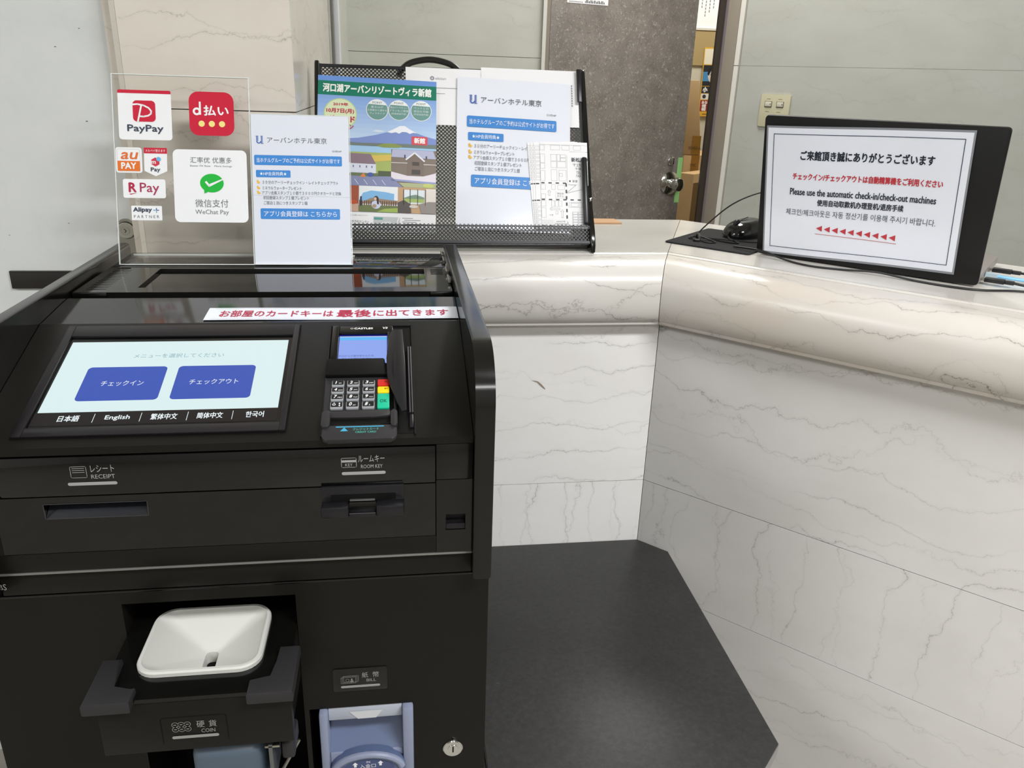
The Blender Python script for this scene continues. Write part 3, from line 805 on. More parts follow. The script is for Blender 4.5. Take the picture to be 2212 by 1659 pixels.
for q, (a, b) in enumerate(legend):
    (x0, x1), (y1, y0) = cols[q % 3], rows[q//3]
    mb = MB(KS); mb.prism(mb.rrect_pts(x0, y0, x1, y1, 0.0018, 4), 0.0031, 0.0062, KEYG, bev=0.0006)
    mb.rrect(x0+0.0008, y0+0.0032, x1-0.0008, y1-0.0006, 0.0012, 0.0063, KEYB)
    yy0, yy1 = y0+0.0048, y1-0.0018
    if a == '':
        mb.ring(x0+0.0042, (yy0+yy1)/2-0.0003, 0.0019, 0.0018, 0.0006, 0.0064, KW, a0=125, a1=415); mb.rect(x0+0.0039, (yy0+yy1)/2, x0+0.0045, yy1+0.0002, 0.0064, KW)
        mb.text('★', x0+0.0088, yy0+0.0022, x0+0.0115, yy1+0.0006, 0.0064, KW); mb.text('⬆', x0+0.0090, yy0-0.0006, x0+0.0113, yy0+0.0019, 0.0064, KW)
    else:
        mb.text(a, x0+(0.0038 if a == '1' else 0.0030), yy0, x0+(0.0048 if a == '1' else 0.0058), yy1, 0.0064, KW, slant=0.2, bold=0.0 if a == '1' else 0.00014)
        if b:
            mb.text(b, x0+0.0074, yy0, x0+0.0074+0.0016*len(b), yy0+0.0018, 0.0064, KW, slant=0.2)
    mb.build('keypad_key', reader)
for nm, colr, y0, y1, t in (('cancel_key', 'c4261c', -0.1376, -0.1258, '×'), ('correction_key', 'f0cf12', -0.1500, -0.1388, '←'), ('confirm_key', '14b48c', -0.1765, -0.1512, 'OK')):
    m = mat(nm, colr, 0.4)
    mb = MB(KS); mb.prism(mb.rrect_pts(-0.0260, y0, -0.0125, y1, 0.0018, 4), 0.0031, 0.0066, m, bev=0.0008)
    if t == 'OK':
        mb.text('OK', -0.0232, -0.1672, -0.0152, -0.1618, 0.0068, ink('0c3a2e'))
    elif t == '×':
        mb.line([(-0.0180, -0.1320), (-0.0150, -0.1295)], 0.0006, 0.0068, ink('5a0d08')); mb.line([(-0.0180, -0.1295), (-0.0150, -0.1320)], 0.0006, 0.0068, ink('5a0d08'))
    else:
        mb.line([(-0.0182, -0.1430), (-0.0145, -0.1430)], 0.0006, 0.0068, ink('4a4008')); mb.poly([(-0.0186, -0.1430), (-0.0168, -0.1418), (-0.0168, -0.1442)], 0.0068, ink('4a4008'))
    k = mb.build(nm, reader)
    k['label'] = {'cancel_key': 'red cancel key', 'correction_key': 'yellow correction key', 'confirm_key': 'green OK key'}[nm]

# --- coin tray
TY = 0.680
KT = frame((0, TY, 0), (1, 0, 0), (0, 0, 1))
mb = MB(KT); mb.box(-0.3145, -0.1215, -0.6750, -0.6105, -0.012, 0.0, BROWNB, bev=0.001)
mb.box(-0.3145, -0.3045, -0.6750, -0.6105, -0.125, -0.0121, BROWNB); mb.box(-0.1335, -0.1255, -0.6750, -0.6105, -0.125, -0.0121, BLACK)
mb.F = FT(-0.6052)
mb.panel([-0.3145, -0.2825, -0.1630, -0.1258], [TY+0.001, 0.7182, 0.8185, 0.8600], {(1, 1)}, -0.005, 0.0, BLACK)
mb.box(-0.1290, -0.1258, 0.6935, 0.8, -0.07, -0.0052, BLACK)
tray = mb.build('coin_tray', kiosk)
FUN = mat('pale_grey_plastic', 'c9c9c3', 0.4)
mb = MB(FT(-0.6052))
def loop(x0, y0, x1, y1, r, z):
    return [(p[0], p[1], z) for p in mb.rrect_pts(x0, y0, x1, y1, r, 7)]
X0, X1, Y0, Y1 = -0.2885, -0.1568, 0.7122, 0.8245
loops = [loop(X0, Y0, X1, Y1, 0.024, 0.0003), loop(X0, Y0, X1, Y1, 0.024, 0.0045), loop(X0+0.0015, Y0+0.0015, X1-0.0015, Y1-0.0015, 0.0225, 0.0065), loop(X0+0.0045, Y0+0.0045, X1-0.0045, Y1-0.0045, 0.020, 0.0065),
         loop(X0+0.006, Y0+0.006, X1-0.006, Y1-0.006, 0.018, 0.0035), loop(X0+0.0085, Y0+0.0085, X1-0.0085, Y1-0.0085, 0.016, 0.001), loop(-0.2345, 0.7370, -0.2120, 0.7900, 0.006, -0.0285), loop(-0.2305, 0.7400, -0.2160, 0.7860, 0.005, -0.0305), loop(-0.2305, 0.7400, -0.2160, 0.7860, 0.005, -0.045)]
n = len(loops[0]); vs = [p for l in loops for p in l]
mb.add(vs, [(i*n+k, i*n+(k+1) % n, (i+1)*n+(k+1) % n, (i+1)*n+k) for i in range(len(loops)-1) for k in range(n)], FUN, True)
mb.add(loops[-1], [tuple(range(n))], DARK)
fu = mb.build('coin_funnel', tray); fu['label'] = 'pale grey coin funnel'
for pts in ([(-0.3245, 0.670), (-0.2780, 0.670), (-0.2780, 0.692), (-0.3020, 0.692), (-0.3040, 0.738), (-0.3245, 0.738)],
            [(-0.1640, 0.670), (-0.1170, 0.670), (-0.1170, 0.742), (-0.1390, 0.742), (-0.1400, 0.692), (-0.1640, 0.692)]):
    mb = MB(FT(0)); mb.prism(pts, -0.6130, -0.5975, RUBBER, bev=0.003); mb.build('corner_guard', tray)
mb = MB(KT); h = 0.0006; PG = mat('print_pale_grey', '8f8f8b', 0.5)
mb.line([(-0.2545, -0.664), (-0.2545, -0.6325), (-0.2525, -0.6305), (-0.1905, -0.6305), (-0.1885, -0.6325), (-0.1885, -0.664)], 0.0006, 0.0005, DARK)
for j in range(2):
    for i in range(3):
        mb.ring(-0.2405+i*0.0062, -0.6400-j*0.0062, 0.0034, 0.0034, 0.0005, h, PG, n=18); mb.rect(-0.2420+i*0.0062, -0.6405-j*0.0062, -0.2392+i*0.0062, -0.6396-j*0.0062, h, PG)
mb.text('硬', -0.2190, -0.6455, -0.2110, -0.6368, h, PG); mb.text('貨', -0.2068, -0.6455, -0.1988, -0.6368, h, PG)
mb.text('COIN', -0.2150, -0.6525, -0.2010, -0.6475, h, PG); mb.rrect(-0.2450, -0.6588, -0.1976, -0.6550, 0.002, h, PG)
mb.build('coin_label', tray)
mb = MB(KT); mb.box(-0.2330, -0.1560, -0.80, -0.6835, -0.085, -0.006, mat('slate_blue_plastic', '4c5966', 0.35), bev=0.014, seg=4)
cu = mb.build('coin_return_cup', kiosk); cu['label'] = 'slate blue coin return cup'
mb = MB(KT); mb.box(-0.150, -0.146, -0.74, -0.682, -0.05, -0.004, mat('slot_metal')); mb.box(-0.154, -0.138, -0.6865, -0.6835, -0.03, -0.004, STEEL, bev=0.0008)
mb.box(-0.138, -0.124, -0.712, -0.690, -0.05, -0.012, RUBBER, bev=0.003); mb.tube([(-0.140, -0.735, -0.02), (-0.122, -0.708, -0.035)], 0.002, STEEL); mb.build('coin_gate', kiosk)

# --- bill slot
LAV = mat('lavender_plastic', '8b93ab', 0.28); LAVD = mat('blue_plastic', '5a6889', 0.3); LAVL = mat('pale_grey_marker', 'b3b9c6', 0.35)
mb = MB(KC)
mb.box(-0.1078, -0.0972, -0.86, -0.7345, -0.02, 0.010, LAV, bev=0.003); mb.box(-0.0058, 0.0080, -0.86, -0.7345, -0.02, 0.010, LAV, bev=0.003)
mb.box(-0.0970, -0.0060, -0.7545, -0.7350, -0.022, -0.001, LAVL, bev=0.0012)
mb.poly([(-0.0715, -0.7420), (-0.0300, -0.7420), (-0.0385, -0.7540), (-0.0610, -0.7540)], -0.0004, mat('marker_white', 'd2d5d8', 0.4))
mb.add([(-0.0972, -0.7560, -0.045), (-0.0058, -0.7560, -0.045), (-0.0058, -0.803, 0.002), (-0.0972, -0.803, 0.002)], [(3, 2, 1, 0)], LAVD)
mb.box(-0.0972, -0.0058, -0.842, -0.803, -0.02, 0.004, LAV, bev=0.002)
mb.prism([(-0.0970, -0.842)]+[(-0.0500+0.0470*math.cos(R(a)), -0.8235+0.0270*math.sin(R(a))) for a in range(180, -1, -12)]+[(-0.0060, -0.842)], 0.001, 0.014, LAVD, bev=0.003)
mb.tube([(-0.0500+0.0430*math.cos(R(a)), -0.8260+0.0260*math.sin(R(a)), 0.0135) for a in range(176, 3, -12)], 0.0045, LAV, n=10)
mb.poly([(-0.0500+0.0330*math.cos(R(a)), -0.8245+0.0165*math.sin(R(a))) for a in range(0, 181, 10)], 0.0145, mat('bill_lip_dark', '46527a', 0.4))
WK = ink('eef0f4')
mb.text('IN', -0.0520, -0.8125, -0.0475, -0.8093, 0.0148, WK); mb.text('入金口', -0.0605, -0.8205, -0.0405, -0.8140, 0.0148, WK)
for x in (-0.0660, -0.0345):
    mb.poly([(x-0.0016, -0.8180), (x+0.0016, -0.8180), (x+0.0016, -0.8140), (x+0.0036, -0.8140), (x, -0.8100), (x-0.0036, -0.8140), (x-0.0016, -0.8140)], 0.0148, WK)
mb.poly([(-0.0690, -0.8290), (-0.0320, -0.8290), (-0.0390, -0.8400), (-0.0610, -0.8400)], 0.0150, mat('marker_white'))
for k in range(5):
    mb.rect(-0.0300+k*0.0055, -0.842, -0.0262+k*0.0055, -0.833, 0.0152, DARK)
bs = mb.build('bill_slot', kiosk); bs['label'] = 'lavender blue bill slot'
mb = MB(KC); mb.prism(mb.rrect_pts(-0.0885, -0.7080, -0.0233, -0.6738, 0.002), 0.0, 0.0012, MIRROR, bev=0.0004); h = 0.0016
for k in range(3):
    o = 0.0016*k
    mb.line([(-0.0790+o, -0.6955+o*0.7), (-0.0612+o, -0.6955+o*0.7), (-0.0612+o, -0.6865+o*0.7), (-0.0790+o, -0.6865+o*0.7)], 0.00035, h, PG, closed=True)
mb.ring(-0.0712, -0.6910, 0.0022, 0.0022, 0.0004, h, PG); mb.ell(-0.0660, -0.6898, 0.0011, 0.0013, h, PG); mb.rect(-0.0678, -0.6940, -0.0642, -0.6915, h, PG)
mb.text('紙', -0.0536, -0.6885, -0.0462, -0.6802, h, GREYINK); mb.text('幣', -0.0404, -0.6885, -0.0330, -0.6802, h, GREYINK)
mb.text('BILL', -0.0482, -0.6945, -0.0368, -0.6903, h, GREYINK); mb.rrect(-0.0795, -0.7025, -0.0320, -0.6990, 0.002, h, GREYINK)
mb.build('bill_label', kiosk)
mb = MB(KC @ Matrix.Translation((0.0584, -0.8137, 0))); mb.lathe([(0.0130, 0), (0.0130, 0.002), (0.0118, 0.003), (0.0068, 0.0028), (0.0066, 0.0036)], CHROME, n=36)
mb.box(-0.0009, 0.0009, -0.0046, 0.0046, 0.0036, 0.0039, DARK); mb.box(-0.0013, 0.0013, 0.0112, 0.0150, 0.001, 0.004, CHROME, bev=0.0004); mb.build('cabinet_lock', kiosk)

# --- notice taped along the deck
mb = MB(frame((0, 0.989, -0.2945), (1, 0, 0), (0, math.cos(R(5.0)), math.sin(R(5.0))))); mb.warp = lambda x, y: 0.0004+0.0004*math.sin(x*22)
mb.grid_sheet(-0.2440, 0.0775, 0.0065, 0.0490, 0, 0.0003, 30, 2, LAMI)
mb.line([(-0.2360+0.32*k/24, 0.0100) for k in range(24)], 0.0003, 0.0003, ink('666a72'))
mb.line([(-0.2360+0.32*k/24, 0.0455) for k in range(24)], 0.0003, 0.0003, ink('666a72'))
RD = ink('b8294a')
mb.text('お部屋のカードキーは', -0.2270, 0.0160, -0.0850, 0.0385, 0.0004, RD, bold=0.0003); mb.text('最後', -0.0800, 0.0145, -0.0365, 0.0400, 0.0004, RD, bold=0.0006); mb.text('に出てきます', -0.0330, 0.0160, 0.0650, 0.0385, 0.0004, RD, bold=0.0003)
tag(mb.build('taped_notice'), 'long white laminated strip with red Japanese lettering taped across the kiosk above its screen', 'notice')

# ================================================================== PAYMENT BOARD AND HOTEL SIGN ON THE KIOSK
TB = R(17)
KB = frame((0, 1.258, -0.2828), (1, 0, 0), (0, math.sin(TB), math.cos(TB)))
def clear_plate(mb, x0, x1, y0, y1, z0, z1, F, e=0.0012):
    mb.box(x0+e, x1-e, y0+e, y1-e, z0, z1, ACRYL, F)
    for b in ((x0, x0+e, y0, y1), (x1-e, x1, y0, y1), (x0+e, x1-e, y0, y0+e), (x0+e, x1-e, y1-e, y1)):
        mb.box(b[0], b[1], b[2], b[3], z0, z1, ACRYL_EDGE, F)
board = thing('payment_board', 'clear acrylic board of mobile payment stickers standing on the back of the kiosk', 'board', (-0.32, 1.29, -0.2828))
mb = MB(KB); clear_plate(mb, -0.4215, -0.2216, 0.0012, 0.2865, -0.003, 0.0, KB)
mb.box(-0.4215, -0.2216, 1.262, 1.330, 0.0002, 0.003, ACRYL, FT(-0.2828)); mb.box(-0.4215, -0.2216, 1.3300, 1.3312, 0.0002, 0.003, ACRYL_EDGE, FT(-0.2828))
mb.build('acrylic_panel', board)
def sticker(lab, draw):
    mb = MB(KB); draw(mb); o = mb.build('sticker', board); o['label'] = lab
Z0 = 0.0005; Z1 = 0.0008; Z2 = 0.0011; Z3 = 0.0014; Z4 = 0.0017
SW = mat('sticker_white', 'eef0f2', 0.3, spec=0.4); PR = ink('c9203c', 0.3); DK = ink('3a4254', 0.35)
def d_paypay(m):
    m.prism(m.rrect_pts(-0.4130, 0.1890, -0.3365, 0.2628, 0.005), 0.0002, Z0, SW)
    m.poly(m.rrect_pts(-0.4130, 0.2578, -0.3365, 0.2628, 0.004)[7:21]+[(-0.4130, 0.2578), (-0.3365, 0.2578)], Z1, PR)
    m.rrect(-0.3920, 0.2160, -0.3594, 0.2474, 0.006, Z1, PR)
    m.line([(-0.3920, 0.2410), (-0.3850, 0.2418), (-0.3760, 0.2400), (-0.3690, 0.2365), (-0.3655, 0.2320), (-0.3660, 0.2280), (-0.3700, 0.2250), (-0.3770, 0.2235), (-0.3830, 0.2240)], 0.0024, Z2, SW)
    m.line([(-0.3795, 0.2395), (-0.3850, 0.2160)], 0.0024, Z3, SW)
    m.text('PayPay', -0.4005, 0.1985, -0.3490, 0.2112, Z2, DK, bold=0.0003)
def d_dpay(m):
    m.prism(m.rrect_pts(-0.3108, 0.1975, -0.2450, 0.2632, 0.014), 0.0002, Z0, PR)
    m.ring(-0.2995, 0.2335, 0.0058, 0.0058, 0.0030, Z1, SW); m.rect(-0.2960, 0.2285, -0.2932, 0.2480, Z2, SW)
    m.text('払い', -0.2890, 0.2278, -0.2530, 0.2425, Z2, SW, bold=0.0005)
    for x in (-0.2930, -0.2780, -0.2630):
        m.ell(x, 0.2152, 0.0046, 0.0046, Z1, ink('efe08a'))
def d_au(m):
    m.prism(m.rrect_pts(-0.4196, 0.1396, -0.3818, 0.1774, 0.004), 0.0002, Z0, SW)
    m.line(m.rrect_pts(-0.4172, 0.1420, -0.3848, 0.1748, 0.002), 0.0004, Z1, ink('c9c4bd'), closed=True)
    m.rect(-0.4170, 0.1422, -0.3850, 0.1572, Z1, ink('e0701e'))
    m.text('au', -0.4125, 0.1600, -0.3895, 0.1700, Z2, ink('dd6a24'), slant=0.25, bold=0.0003)
    m.text('PAY', -0.4115, 0.1455, -0.3905, 0.1545, Z2, SW, bold=0.0005)
def d_mer(m):
    m.prism([(-0.3786, 0.1775), (-0.3452, 0.1775), (-0.3460, 0.1428), (-0.3626, 0.1350), (-0.3790, 0.1428)], 0.0002, Z0, SW)
    m.rect(-0.3786, 0.1690, -0.3452, 0.1775, Z1, PR); m.text('メルペイ使えます', -0.3762, 0.1710, -0.3476, 0.1752, Z2, SW)
    m.poly([(-0.3626+0.0068*math.cos(R(a)), 0.1563+0.0068*math.sin(R(a))) for a in range(30, 390, 60)], Z1, ink('cc2f48'))
    m.ell(-0.3578, 0.1606, 0.0033, 0.0033, Z2, ink('6ab4e4')); m.text('m', -0.3678, 0.1535, -0.3620, 0.1575, Z2, SW, bold=0.0002)
    m.text('Pay', -0.3695, 0.1405, -0.3560, 0.1480, Z2, DK, bold=0.0002)
def d_rpay(m):
    m.prism(m.rrect_pts(-0.4108, 0.1020, -0.3494, 0.1303, 0.003), 0.0002, Z0, SW)
    m.text('R', -0.4022, 0.1110, -0.3920, 0.1245, Z1, ink('b01f45'), bold=0.0007); m.poly([(-0.4030, 0.1080), (-0.3905, 0.1095), (-0.4000, 0.1068)], Z1, ink('b01f45'))
    m.text('Pay', -0.3865, 0.1066, -0.3588, 0.1248, Z1, ink('a8305a'), bold=0.0002)
def d_ali(m):
    m.prism(m.rrect_pts(-0.4002, 0.0685, -0.3560, 0.0903, 0.001), 0.0002, Z0, SW)
    m.text('Alipay', -0.3975, 0.0795, -0.3708, 0.0878, Z1, DK, bold=0.0004)
    m.line([(-0.3640, 0.0868), (-0.3640, 0.0838), (-0.3605, 0.0838)], 0.0012, Z1, ink('2c4f9c')); m.line([(-0.3682, 0.0838), (-0.3655, 0.0838)], 0.0012, Z1, ink('3e9ad0')); m.line([(-0.3640, 0.0822), (-0.3640, 0.0802)], 0.0012, Z1, ink('3e9ad0'))
    m.text('P A R T N E R', -0.3970, 0.0718, -0.3602, 0.0762, Z1, ink('6a6e76'))
def d_wechat(m):
    m.prism(m.rrect_pts(-0.3372, 0.0662, -0.2284, 0.1762, 0.008), 0.0002, Z0, SW)
    m.text('汇率优 优惠多', -0.3118, 0.1560, -0.2507, 0.1650, Z1, ink('5c5f63')); m.text('Better FX Rate    More Savings', -0.3122, 0.1498, -0.2508, 0.1530, Z1, ink('6b6e72'))
    G = ink('12b53a'); m.ell(-0.2812, 0.1258, 0.0175, 0.0142, Z1, G); m.poly([(-0.2930, 0.1160), (-0.2870, 0.1128), (-0.2925, 0.1098)], Z2, G)
    m.line([(-0.2898, 0.1275), (-0.2850, 0.1215)], 0.0032, Z3, SW); m.poly([(-0.2868, 0.1222), (-0.2846, 0.1200), (-0.2645, 0.1308), (-0.2650, 0.1326), (-0.2845, 0.1245)], Z3, SW)
    m.text('微信支付', -0.3068, 0.0890, -0.2578, 0.1012, Z1, ink('6b6e72')); m.text('WeChat Pay', -0.3072, 0.0765, -0.2575, 0.0855, Z1, ink('6b6e72'))
for lab, fn in (('white sticker with a red band and P mark', d_paypay), ('red rounded sticker with three yellow dots', d_dpay), ('small white and orange sticker', d_au),
                ('small shield shaped sticker with a red top', d_mer), ('white sticker with purple lettering', d_rpay), ('small white partner sticker', d_ali), ('large white sticker with a green bubble', d_wechat)):
    sticker(lab, fn)

def flyer(mb, F, z, xs=0.0):
    BL = ink('3f88d2', 0.3); TX = ink('5d6068', 0.35); WH = ink('f4f6fa', 0.3); LB = ink('4a6cb4', 0.3); YD = ink('e9bb46', 0.4)
    T = lambda s, a, b, c, d, m, zz=z+0.0003, **k: mb.text(s, a, b, c, d, zz, m, F, **k)
    # U mark
    mb.rect(0.0074, 0.1885, 0.0086, 0.1965, z+0.0002, LB, F); mb.rect(0.0092, 0.1885, 0.0103, 0.1965, z+0.0002, LB, F); mb.rect(0.0145, 0.1848, 0.0157, 0.1965, z+0.0002, LB, F); mb.rect(0.0163, 0.1848, 0.0170, 0.1965, z+0.0002, LB, F)
    mb.rect(0.0066, 0.1958, 0.0106, 0.1966, z+0.0003, LB, F); mb.rect(0.0140, 0.1958, 0.0172, 0.1966, z+0.0003, LB, F); mb.rect(0.0143, 0.1846, 0.0184, 0.1853, z+0.0003, LB, F)
    mb.ring(0.0112, 0.1885, 0.0038, 0.0038, 0.0017, z+0.0002, LB, F, a0=180, a1=360)
    T('アーバンホテル東京', 0.0236, 0.1862, 0.1139, 0.1952, TX); T('公式HP', 0.1215, 0.1738, 0.1363, 0.1768, TX)
    mb.rrect(0.0034, 0.1522, 0.1365, 0.1676, 0.002, z+0.0001, BL, F); T('当ホテルグループのご予約は公式サイトがお得です', 0.0070, 0.1562, 0.1335, 0.1634, WH)
    mb.rrect(0.0054, 0.1336, 0.0574, 0.1447, 0.0015, z+0.0001, BL, F); T('★HP会員特典★', 0.0110, 0.1362, 0.0516, 0.1422, WH)
    for k, (s, a, b, y) in enumerate((('３０分のアーリーチェックイン・レイトチェックアウト', 0.0146, 0.1301, 0.1233), ('ミネラルウォータープレゼント', 0.0143, 0.0737, 0.1146), ('アプリ会員スタンプ１０個で３０００円クオカードと交換', 0.0134, 0.1340, 0.1072),
                                    ('初回登録スタンプ１個プレゼント', 0.0152, 0.0846, 0.0996), ('ご宿泊１泊につきスタンプ１個', 0.0157, 0.0816, 0.0918))):
        T(s, a, y, b, y+0.0055, TX)
        if k < 3:
            mb.ell(0.0088, y+0.0022, 0.0024, 0.0017, z+0.0003, YD, F, 12); mb.ell(0.0075, y+0.0045, 0.0015, 0.0014, z+0.0003, YD, F, 12)
    mb.rrect(0.0104, 0.0695, 0.1316, 0.0860, 0.002, z+0.0001, BL, F); T('アプリ会員登録は こちらから', 0.0155, 0.0735, 0.1268, 0.0822, WH)

mb = MB(KB); clear_plate(mb, -0.2211, -0.0708, 0.0012, 0.2330, -0.003, -0.0005, KB, 0.0010)
mb.box(-0.2211, -0.0708, 1.262, 1.325, 0.0002, 0.0027, ACRYL, FT(-0.2828)); mb.box(-0.2211, -0.0708, 1.3250, 1.3262, 0.0002, 0.0027, ACRYL_EDGE, FT(-0.2828))
mb.box(-0.2211, -0.0708, 0.0012, 0.0022, -0.0005, 0.004, ACRYL_EDGE, KB)
tag(mb.build('sign_holder'), 'clear acrylic L-shaped stand holding the upright hotel leaflet on the kiosk', 'sign holder')
FS = KB @ Matrix.Translation((-0.2204, 0.0024, 0.0004))
mb = MB(FS); mb.grid_sheet(0, 0.1478, 0, 0.2290, 0.0006, 0.0005, 4, 6, LAMI2, FS); flyer(mb, FS, 0.0007)
mb.line([(0.0005, 0.1062), (0.1475, 0.1046)], 0.00025, 0.0013, ink('c9ccd2'), FS)
tag(mb.build('hotel_leaflet'), 'white hotel leaflet with blue bars standing upright in the acrylic stand on the kiosk', 'leaflet')

# ================================================================== BROCHURE RACK
TR_ = R(26)
RK = frame((0, 1.475, -0.2978), (1, 0, 0), (0, math.sin(TR_), math.cos(TR_)))
RP = RK @ Matrix.Translation((0, 0, 0.009))
rack = thing('brochure_rack', 'black perforated metal brochure rack with arched carry handle standing on the marble counter', 'brochure rack', (0.115, 1.52, -0.2995))
MET = mat('black_perforated_metal', '1d1f23', 0.42, spec=0.4)
mb = MB(RK); mb.perf(-0.139, 0.362, 0.004, 0.354, 0.0074, 0.0021, 0.001, MET)
mb.box(-0.139, 0.362, 0.0, 0.0078, -0.002, 0.0004, MET); mb.box(-0.139, 0.362, 0.3465, 0.352, -0.004, 0.0006, MET, bev=0.001)
mb.box(-0.139, -0.1345, 0.0, 0.352, -0.002, 0.0004, MET); mb.box(0.3575, 0.362, 0.0, 0.352, -0.002, 0.0004, MET)
mb.build('back_panel', rack)
mb = MB(RK @ Matrix.Translation((0, 0, 0.026))); mb.perf(-0.139, 0.362, 0.0030, 0.0405, 0.0074, 0.0021, 0.001, MET); mb.box(-0.139, 0.362, 0.0030, 0.0080, -0.001, 0.0004, MET)
mb.box(-0.139, 0.362, 0.0352, 0.0372, -0.001, 0.0004, MET)
mb.box(-0.139, 0.362, 0.0040, 0.0055, -0.026, -0.0011, MET); mb.build('front_lip', rack)
mb = MB(RK); mb.box(-0.139, 0.362, 0.0, 0.0035, 0.001, 0.0245, BLACK, bev=0.001); mb.build('base_rail', rack)
prof = [(1.446, -0.2995), (1.446, -0.286), (1.460, -0.262), (1.492, -0.222), (1.628, 0.020), (1.634, 0.024), (1.650, 0.022), (1.652, 0.0), (1.615, -0.2995)]
for x0, x1 in ((-0.1475, -0.1395), (0.3625, 0.3715)):
    mb = MB(PF); mb.prism(prof, x0, x1, BLACK, bev=0.002); mb.build('side_plate', rack)
mb = MB(RK @ Matrix.Translation((0.367, 0.0905, 0.0))); mb.ell(0, 0, 0.001, 0.001, 0.03, CHROME); mb.lathe([(0.003, 0.016), (0.003, 0.020), (0.001, 0.0215)], CHROME, n=12); mb.build('rivet', rack)
mb = MB(RK); mb.tube([(0.008, 0.338, -0.010), (0.016, 0.352, -0.010), (0.034, 0.3655, -0.010), (0.070, 0.3725, -0.010), (0.106, 0.3655, -0.010), (0.124, 0.352, -0.010), (0.132, 0.338, -0.010)], 0.0058, mat('handle_black', '15130f', 0.35), smooth_pts=6, n=10)
mb.build('carry_handle', rack)
mb = MB(RP); mb.box(0.3515, 0.3622, 0.040, 0.172, 0.0095, 0.0205, BLACKM, bev=0.004, seg=3); mb.build('side_clip', rack)
mb = MB(RK); mb.box(0.351, 0.361, 0.285, 0.352, 0.0115, 0.016, BLACKM, bev=0.002); mb.build('corner_clip', rack)

# --- sheets in the rack
def sheet_frame(x, y, deg, z):
    return RP @ Matrix.Translation((x, y, z)) @ Matrix.Rotation(R(deg), 4, 'Z')
F = sheet_frame(0.0215, 0.298, -0.4, -0.006)
mb = MB(F); mb.grid_sheet(0, 0.2000, -0.060, 0.0520, 0.0, 0.0004, 2, 2, PAPER)
GT = ink('9a9ca2')
mb.ring(0.0500, 0.0315, 0.0042, 0.0042, 0.0028, 0.0004, GT); mb.text('ekitan', 0.0560, 0.0290, 0.0765, 0.0338, 0.0004, GT)
mb.rect(0.0560, 0.0120, 0.1000, 0.0132, 0.0004, GT); mb.rect(0.0520, 0.0010, 0.0740, 0.0020, 0.0004, GT); mb.rect(0.0450, 0.0170, 0.0480, 0.0180, 0.0004, GT)
tag(mb.build('timetable_sheet'), 'white sheet with small grey heading behind the blue poster at the top of the rack', 'paper')
F = sheet_frame(0.1655, 0.300, -0.4, -0.0045)
mb = MB(F); mb.grid_sheet(0, 0.1900, -0.060, 0.0535, 0.0, 0.0004, 2, 2, PAPER)
for k in range(9):
    mb.rect(0.1760, 0.0215-k*0.0050, 0.1785, 0.0250-k*0.0050, 0.0004, GT)
tag(mb.build('timetable_sheet'), 'blank topped white sheet sticking up behind the hotel flyer at the right of the rack', 'paper')

# --- resort poster
F = sheet_frame(-0.1400, 0.3250, -1.6, 0.0005)
mb = MB(F); PW, PHt = 0.2195, 0.294
mb.grid_sheet(0, PW, -PHt, 0, 0.0, 0.0005, 4, 6, PAPER)
z = 0.0003; q = 0.00025
def mixc(a, b, t):
    A = [int(a[i:i+2], 16) for i in (0, 2, 4)]; B = [int(b[i:i+2], 16) for i in (0, 2, 4)]
    return '%02x%02x%02x' % tuple(int(round(x+(y-x)*t)) for x, y in zip(A, B))
for k in range(14):
    mb.rect(0, -0.1250*(k+1)/14, PW, -0.1250*k/14, z, ink(mixc('6d97dd', 'c4daf4', k/13)))
mb.rect(0, -0.0372, PW, -0.0100, z+q, ink('0f7a62'))
mb.text('河口湖アーバンリゾートヴィラ新館', 0.0094, -0.0312, 0.2095, -0.0152, z+2*q, ink('f4f7f2'), bold=0.0006)
mb.ell(0.0415, -0.0733, 0.0305, 0.0305, z+q, ink('c3d79c')); mb.ell(0.0415, -0.0733, 0.0285, 0.0285, z+2*q, ink('dbe9c3'))
RR = ink('bf3a50')
mb.text('2019年', 0.0285, -0.0575, 0.0555, -0.0515, z+3*q, RR, bold=0.0003); mb.text('10月7日(月)', 0.0165, -0.0725, 0.0665, -0.0630, z+3*q, RR, bold=0.0004)
mb.text('グランド', 0.0195, -0.0885, 0.0680, -0.0765, z+3*q, RR, bold=0.0007); mb.text('オープン', 0.0260, -0.1015, 0.0660, -0.0915, z+3*q, RR, bold=0.0005)
for cx, cy, r, lines in ((0.1092, -0.0612, 0.0205, ('富士山が', 'お部屋から望める', 'ヴィラタイプ')), (0.1493, -0.0602, 0.0198, ('炭火バーベキュー', 'プランもご用意', '(別途追加代金)')), (0.1909, -0.0593, 0.0198, ('ペットとの', '宿泊も可能', '(別途追加代金)'))):
    mb.ell(cx, cy, r, r, z+q, ink('f2f5f5')); mb.ell(cx, cy, r-0.0012, r-0.0012, z+2*q, ink('6f9d97'))
    mb.poly([(cx+(r-0.001)*math.cos(R(a)), cy+(r-0.001)*math.sin(R(a))) for a in range(28, 153, 6)], z+3*q, ink('f2f5f5'))
    mb.text('POINT', cx-0.0088, cy+0.0115, cx+0.0088, cy+0.0155, z+4*q, ink('4a6a70'))
    for k, s in enumerate(lines):
        wd = min((0.0160, 0.0178, 0.0140)[k], 0.0026*len(s)+0.001)
        mb.text(s, cx-wd, cy+0.0030-k*0.0062, cx+wd, cy+0.0072-k*0.0062, z+4*q, ink('e6efed'))
